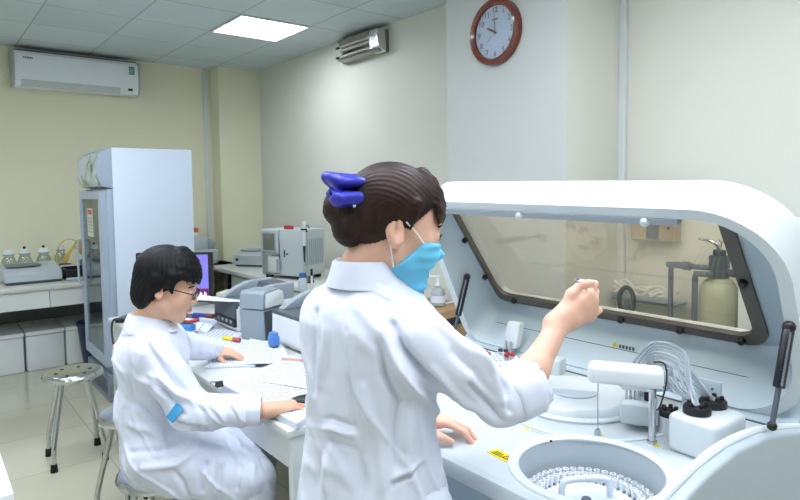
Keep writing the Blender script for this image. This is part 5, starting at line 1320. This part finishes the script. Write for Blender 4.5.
    MC = Matrix.Translation(cp) @ Matrix.Rotation(.35, 4, 'X')
    obj('cup_wall', MB().lathe([(0, -.014), (.008, -.014), (.0095, .010), (.011, .010), (.011, .013), (.0085, .013), (.007, -.011), (0, -.011)], n=20).rot(MC), mat('cup_grey', '#a9adb8', .25, trans=.3), cu)
standing()

# ----------------------------------------------------------------- the seated person
def seated():
    t = thing('person', 'seated person with short black hair and glasses in a white lab coat at the desk', 'person', (.62, 2.2, 0))
    bf, br, bu = frame(106)
    HD = Head(W(169, 285, 2.06), frame(121, 18), .99)
    nb = W(152, 322, 2.10)
    chest = W(152, 352, 2.12); waist = W(152, 408, 2.13); pelv = W(158, 452, 2.13)
    shR = chest+br*.150+Vector((0, 0, .035)); shL = chest-br*.150+Vector((0, 0, .035))
    elR = W(190, 411, 1.955); wrR = W(270, 410, 1.99)
    elL = Vector((.83, 2.47, .87)); wrL = onz(207, 355, .815); wrL = Vector((1.0, 2.58, .805))
    hR = pelv+br*.085+Vector((0, 0, .02)); hL = pelv-br*.085+Vector((0, 0, .02))
    kR = W(257, 466, 2.03); kL = kR-br*.20+bf*.04
    kR.z = min(kR.z, .55); kL.z = kR.z
    aR = Vector((kR.x-.02, kR.y+.0, .09)); aL = Vector((kL.x-.03, kL.y, .09))
    F = Field((.38, 1.60, -.01), (1.30, 2.75, 1.34), .0042)
    HD.skin(F)
    F.cap(HD.L(-.030, 0, -.055), nb, .050, .056, .02); F.cap(nb, chest, .06, .09, .03); F.cap(chest, waist, .095, .09, .03); F.cap(waist, pelv, .09, .10, .03)
    for s_, e_, w_ in ((shR, elR, wrR), (shL, elL, wrL)):
        F.cap(chest+Vector((0, 0, .04)), s_, .05, .045, .03); F.cap(s_, e_, .042, .037, .02); F.cap(e_, e_.lerp(w_, .4), .036, .035, .02); F.cap(e_.lerp(w_, .4), w_, .035, .0255, .02)
    for h_, k_, a_ in ((hR, kR, aR), (hL, kL, aL)):
        F.cap(h_, k_, .052, .042, .02); F.cap(k_, a_, .042, .033, .02); F.cap(a_, a_+bf*.15+Vector((0, 0, -.05)), .032, .026, .02)
    # right hand over the mouse
    XR = (Vector((1.02, 1.785, .815))-wrR); XR.z = -.004
    hand(F, wrR+Vector((0, 0, .004)), XR, Vector((0, 0, 1)), Vector((.3, 1, 0)), ((.20, .35, .2), (.22, .38, .2), (.25, .4, .25), (.3, .45, .3)), ((.045, .042, -.020), (.068, .044, -.030), (.088, .040, -.036)), .95, (.12, .02, -.08, -.18))
    XL = Vector((.75, .16, -.09))
    XL = (onz(236, 352, .79)-wrL); XL.z = -.02
    hand(F, wrL, XL, Vector((-.1, -.1, 1)), Vector((.5, -1, 0)), ((.22, .25, .15), (.3, .4, .2), (.35, .45, .25), (.4, .5, .3)), ((.04, .045, -.016), (.062, .066, -.022), (.080, .078, -.028)), .95, (.18, .03, -.06, -.16))
    obj('body', finish(F, 2), skin2, t, 180)
    # trousers, shoes
    F = Field((.38, 1.60, -.01), (1.30, 2.60, .72), .006)
    for h_, k_, a_ in ((hR, kR, aR), (hL, kL, aL)):
        F.cap(h_+Vector((0, 0, -.012)), k_+Vector((0, 0, -.008)), .066, .054, .02); F.cap(k_, a_+Vector((0, 0, -.01)), .063, .056, .02)
    F.cap(hR+Vector((0, 0, -.012)), hL+Vector((0, 0, -.012)), .07, .07, .02)
    fld = [([(262, 470), (264, 485), (262, 499)], -.004, .008), ([(272, 470), (273, 485), (272, 499)], .004, .008)]
    obj('trousers', finish(F, 2, None, .002, 2), trous, t, 180)
    for a_ in (aR, aL):
        b0 = Vector((a_.x, a_.y, 0)); F = Field(b0-Vector((.2, .2, .01)), b0+Vector((.26, .22, .14)), .005)
        F.cap(b0+Vector((0, 0, .045)), b0+bf*.15+Vector((0, 0, .032)), .042, .036, .02); F.cap(b0-bf*.03+Vector((0, 0, .04)), b0+Vector((0, 0, .045)), .038, .04, .02); F.half((0, 0, .003), (0, 0, -1))
        obj('shoe', finish(F, 1), shoe_m, t, 180)
    # coat
    F = Field((.34, 1.55, .36), (1.16, 2.72, 1.16), .005)
    Mb = [list(bf), list(br), [0, 0, 1]]
    F.ell(chest+bf*.0+Vector((0, 0, .0)), Mb, (.112, .160, .13), .04)
    F.cap(chest+Vector((0, 0, -.02)), waist, .108, .110, .05, flat=(list(br), 1.25)); F.cap(waist, pelv, .110, .118, .05, flat=(list(br), 1.25))
    F.cap(nb+Vector((0, 0, -.025)), chest, .060, .10, .05)
    for s_ in (shR, shL): F.cap(nb+Vector((0, 0, -.05)), s_, .05, .058, .03)
    F.ell(pelv+bf*.03+Vector((0, 0, .012)), Mb, (.145, .175, .080), .04)
    # lap and hanging skirt
    for h_, k_ in ((hR, kR), (hL, kL)): F.cap(h_, k_-bf*.015, .098, .068, .04)
    F.cap((hR+hL)/2+Vector((0, 0, .03)), (kR+kL)/2, .09, .06, .05)
    for h_, k_, o in ((hR, kR, br),): F.cap(h_.lerp(k_, .12)+o*.045+Vector((0, 0, -.065)), h_.lerp(k_, .82)+o*.035+Vector((0, 0, -.06)), .042, .026, .04)
    # sleeves
    F.cap(shR, shR.lerp(elR, .5), .066, .064, .03); F.cap(shR.lerp(elR, .5), elR, .064, .060, .02); F.cap(elR, elR.lerp(wrR, .66), .062, .050, .02)
    F.cap(shL, shL.lerp(elL, .5), .066, .062, .03); F.cap(shL.lerp(elL, .5), elL, .062, .056, .02); F.cap(elL, elL.lerp(wrL, .72), .056, .046, .02)
    for e_, w_, q in ((elR, wrR, .66), (elL, wrL, .72)):
        d = (w_-e_).normalized(); c = e_.lerp(w_, q); F.cap(c+d*.062, c+d*.16, .062, .07, .003, 's'); F.cap(c-d*.005, c+d*.1, .036, .038, .004, 's')
    F.cap(nb+Vector((0, 0, 0)), nb+Vector((0, 0, .1)), .052, .06, .004, 's')
    folds = [
        ([(150, 345), (170, 375), (190, 392)], -.009, .014), ([(160, 372), (178, 392), (196, 402)], .008, .012), ([(146, 380), (166, 396), (182, 412)], -.007, .010),
        ([(196, 398), (206, 410), (206, 424)], -.008, .009), ([(212, 402), (222, 412), (224, 424)], .006, .008), ([(230, 404), (238, 414), (238, 424)], -.004, .006),
        ([(128, 372), (150, 382), (164, 400)], .006, .014), ([(124, 400), (146, 408), (160, 424)], -.007, .012), ([(126, 425), (150, 428), (170, 440)], .006, .014),
        ([(130, 450), (158, 448), (184, 440)], -.007, .012), ([(140, 470), (176, 462), (206, 446)], .007, .014), ([(196, 432), (206, 462), (202, 494)], -.010, .012), ([(212, 432), (222, 462), (216, 494)], .008, .013),
        ([(228, 436), (240, 462), (236, 490)], -.007, .012), ([(246, 446), (256, 466), (254, 488)], .006, .010), ([(176, 470), (184, 484), (186, 498)], -.005, .010), ([(166, 420), (180, 428), (204, 430)], -.006, .010),
        ([(136, 330), (140, 352), (136, 376)], .004, .014), ([(124, 356), (128, 392), (124, 430)], -.004, .012), ([(150, 330), (164, 342), (172, 358)], -.004, .010)]
    coat = obj('lab_coat', finish(F, 2, [(p, a*2.2, w*.85) for p, a, w in folds], .0036, 9), coat_m, t, 180)
    for e_, w_, q in ((elR, wrR, .66), (elL, wrL, .72)):
        d = (w_-e_).normalized(); c = e_.lerp(w_, q); up = d.orthogonal().normalized(); vv = d.cross(up); bm = bmesh.new(); rows = []; n = 36
        for h, r in ((.0, .046), (.004, .0485), (.040, .0475), (.046, .0455), (.044, .041), (.0, .039)):
            rows.append([bm.verts.new(c+d*(h+.012)+(up*math.cos(2*PI*k/n)+vv*math.sin(2*PI*k/n))*(r+.0012*math.sin(7*2*PI*k/n))) for k in range(n)])
        for A, B in zip(rows, rows[1:]):
            for k in range(n): bm.faces.new((A[k], A[(k+1) % n], B[(k+1) % n], B[k]))
        bmesh.ops.recalc_face_normals(bm, faces=bm.faces); m = MB(); m._add(bm); obj('cuff', m, coat_m, coat, 60)
    col = ring_collar(nb+Vector((0, 0, .012)), br, bf, [(.062, .060, -.03, .006), (.062, .060, .014, -.002), (.0645, .063, .024, -.006), (.072, .070, .020, -.006), (.092, .088, -.014, -.004), (.106, .100, -.034, .006)], .6)
    obj('collar', col, coat_m, coat, 60)
    # short hair
    F = Field(HD.c-Vector((.20, .20, .20)), HD.c+Vector((.20, .20, .19)), .0036)
    HD.ell(F, (-.016, 0, .036), (.109, .092, .098), .01)
    HD.ell(F, (-.062, 0, -.034), (.052, .070, .070), .03)
    F.half(HD.L(.020, 0, .004), HD.f*.86-HD.u*.50, .008)
    for q in (-1, 1):
        HD.ell(F, (.004, q*.086, -.030), (.024, .026, .034), .008, 's'); HD.cap(F, (.012, q*.078, .05), (.030, q*.078, -.006), .016, .006, .008)
        HD.cap(F, (-.03, q*.080, .03), (-.036, q*.072, -.055), .018, .008, .01)
    for n_ in range(21):
        ph = math.radians(-62+6.2*n_); end = 92+3*math.sin(n_*2.3)-4*abs(ph); P_ = []
        for j in range(6):
            th = math.radians(20+(end-20)*j/5); g = .97+.05*(j/5)**3
            P_.append((-.016+.109*g*math.sin(th)*math.cos(ph), .092*g*math.sin(th)*math.sin(ph), .036+.098*g*math.cos(th)))
        for j in range(5): HD.cap(F, P_[j], P_[j+1], .010*(1-.14*j), .010*(1-.14*(j+1)), .009)
    V, Q = finish(F, 2); N = vnormals(V, Q); R3 = np.array([list(HD.f), list(HD.r), list(HD.u)]); loc = (V-np.array(HD.c))@R3.T
    ang = np.arctan2(loc[:, 1], loc[:, 0]+.01)
    V = V+N*(.0010*np.sin(ang*34+5*np.sin(loc[:, 2]*40))+.0006*np.sin(ang*81+loc[:, 2]*40))[:, None]
    obj('hair', (V, Q), hair2, t, 180)
    eyes(t, HD, irism)
    for q in (-1, 1):
        obj('eyebrow', MB().tube([HD.L(.083, q*.018, .020), HD.L(.083, q*.032, .024), HD.L(.073, q*.048, .019)], .0026, 6), hair2, t)
    obj('lips', MB().tube([HD.L(.090, -.016, -.0625), HD.L(.0915, -.006, -.0595), HD.L(.0915, .006, -.0595), HD.L(.090, .016, -.0625)], .0030, 8).tube([HD.L(.090, -.014, -.0635), HD.L(.0935, 0, -.0675), HD.L(.090, .014, -.0635)], .0032, 8), mat('lip_pink', '#cf8f80', .45), t)
    gf = mat('glasses_frame', '#3a1c22', .25)
    g = MB()
    for q in (-1, 1):
        g.tube([HD.L(.0985-.004*abs(math.cos(a)), q*(.032+.021*math.cos(a)), -.004+.015*math.sin(a)) for a in [k*PI/6 for k in range(12)]], .0016, 6, 3, True)
        g.tube([HD.L(.094, q*.053, .0), HD.L(.075, q*.066, .003), HD.L(.0, q*.079, .003), HD.L(-.012, q*.079, -.004)], .0018, 6)
    g.tube([HD.L(.0985, -.011, 0), HD.L(.104, 0, .004), HD.L(.0985, .011, 0)], .0016, 6)
    gl = obj('glasses', g, gf, t)
    for q in (-1, 1):
        obj('lens', MB().prism([(.020*math.cos(k*PI/10), .0145*math.sin(k*PI/10)) for k in range(20)], lambda u, v, w: HD.L(.0965+w-.004*abs(u)/.02, q*.032+u, -.004+v), .001), GLASS, gl)
    # blue packet in the side pocket
    q = W(172, 407, 1.99)
    cv = np.array([v.co[:] for v in coat.data.vertices])+np.array(wloc(coat)); pj = proj(cv)
    d2 = (pj[:, 0]-172)**2+(pj[:, 1]-408)**2; near = np.where(d2 < 40)[0]; p = Vector(cv[near[pj[near][:, 2].argmin()]])
    fm = thing('folded_mask', 'folded blue face mask tucked in the side of the seated person\'s coat', 'face mask', tuple(p))
    du = Vector(_r)*.80+Vector(_u)*-.6; dv = Vector(_u)*.80+Vector(_r)*.6; dn = -Vector(_f)
    obj('cloth', MB().prism(rrect(-.015, .015, -.026, .026, .003, 3), lambda u, v, w: p+du*u+dv*v+dn*(w-.004+.004*math.sin(u*90)), .010, .002), mat('mask_blue2', '#3fa2d8', .7), fm)
seated()
# ================================================================= LIGHT AND CAMERA
w = bpy.data.worlds.new('world'); SC.world = w; w.use_nodes = True
w.node_tree.nodes['Background'].inputs[0].default_value = (.85, .93, 1, 1); w.node_tree.nodes['Background'].inputs[1].default_value = .3
cd = bpy.data.cameras.new('camera'); cam = bpy.data.objects.new('camera', cd); COL.objects.link(cam)
cd.sensor_width = 36; cd.lens = FPX*36/800; cd.shift_y = -(250-PPY)/800; cd.clip_start = .02; cd.clip_end = 60
cam.matrix_world = Matrix(((_r.x, _u.x, -_f.x, 0), (_r.y, _u.y, -_f.y, 0), (_r.z, _u.z, -_f.z, CAMH), (0, 0, 0, 1)))
SC.camera = cam
vs_ = SC.view_settings; vs_.view_transform = 'Standard'; vs_.look = 'None'; vs_.gamma = 1; vs_.exposure = EXPOSURE; vs_.use_curve_mapping = False
SC.cycles.use_denoising = True
SC.cycles.max_bounces = 8; SC.cycles.sample_clamp_indirect = 6
bpy.context.view_layer.update()
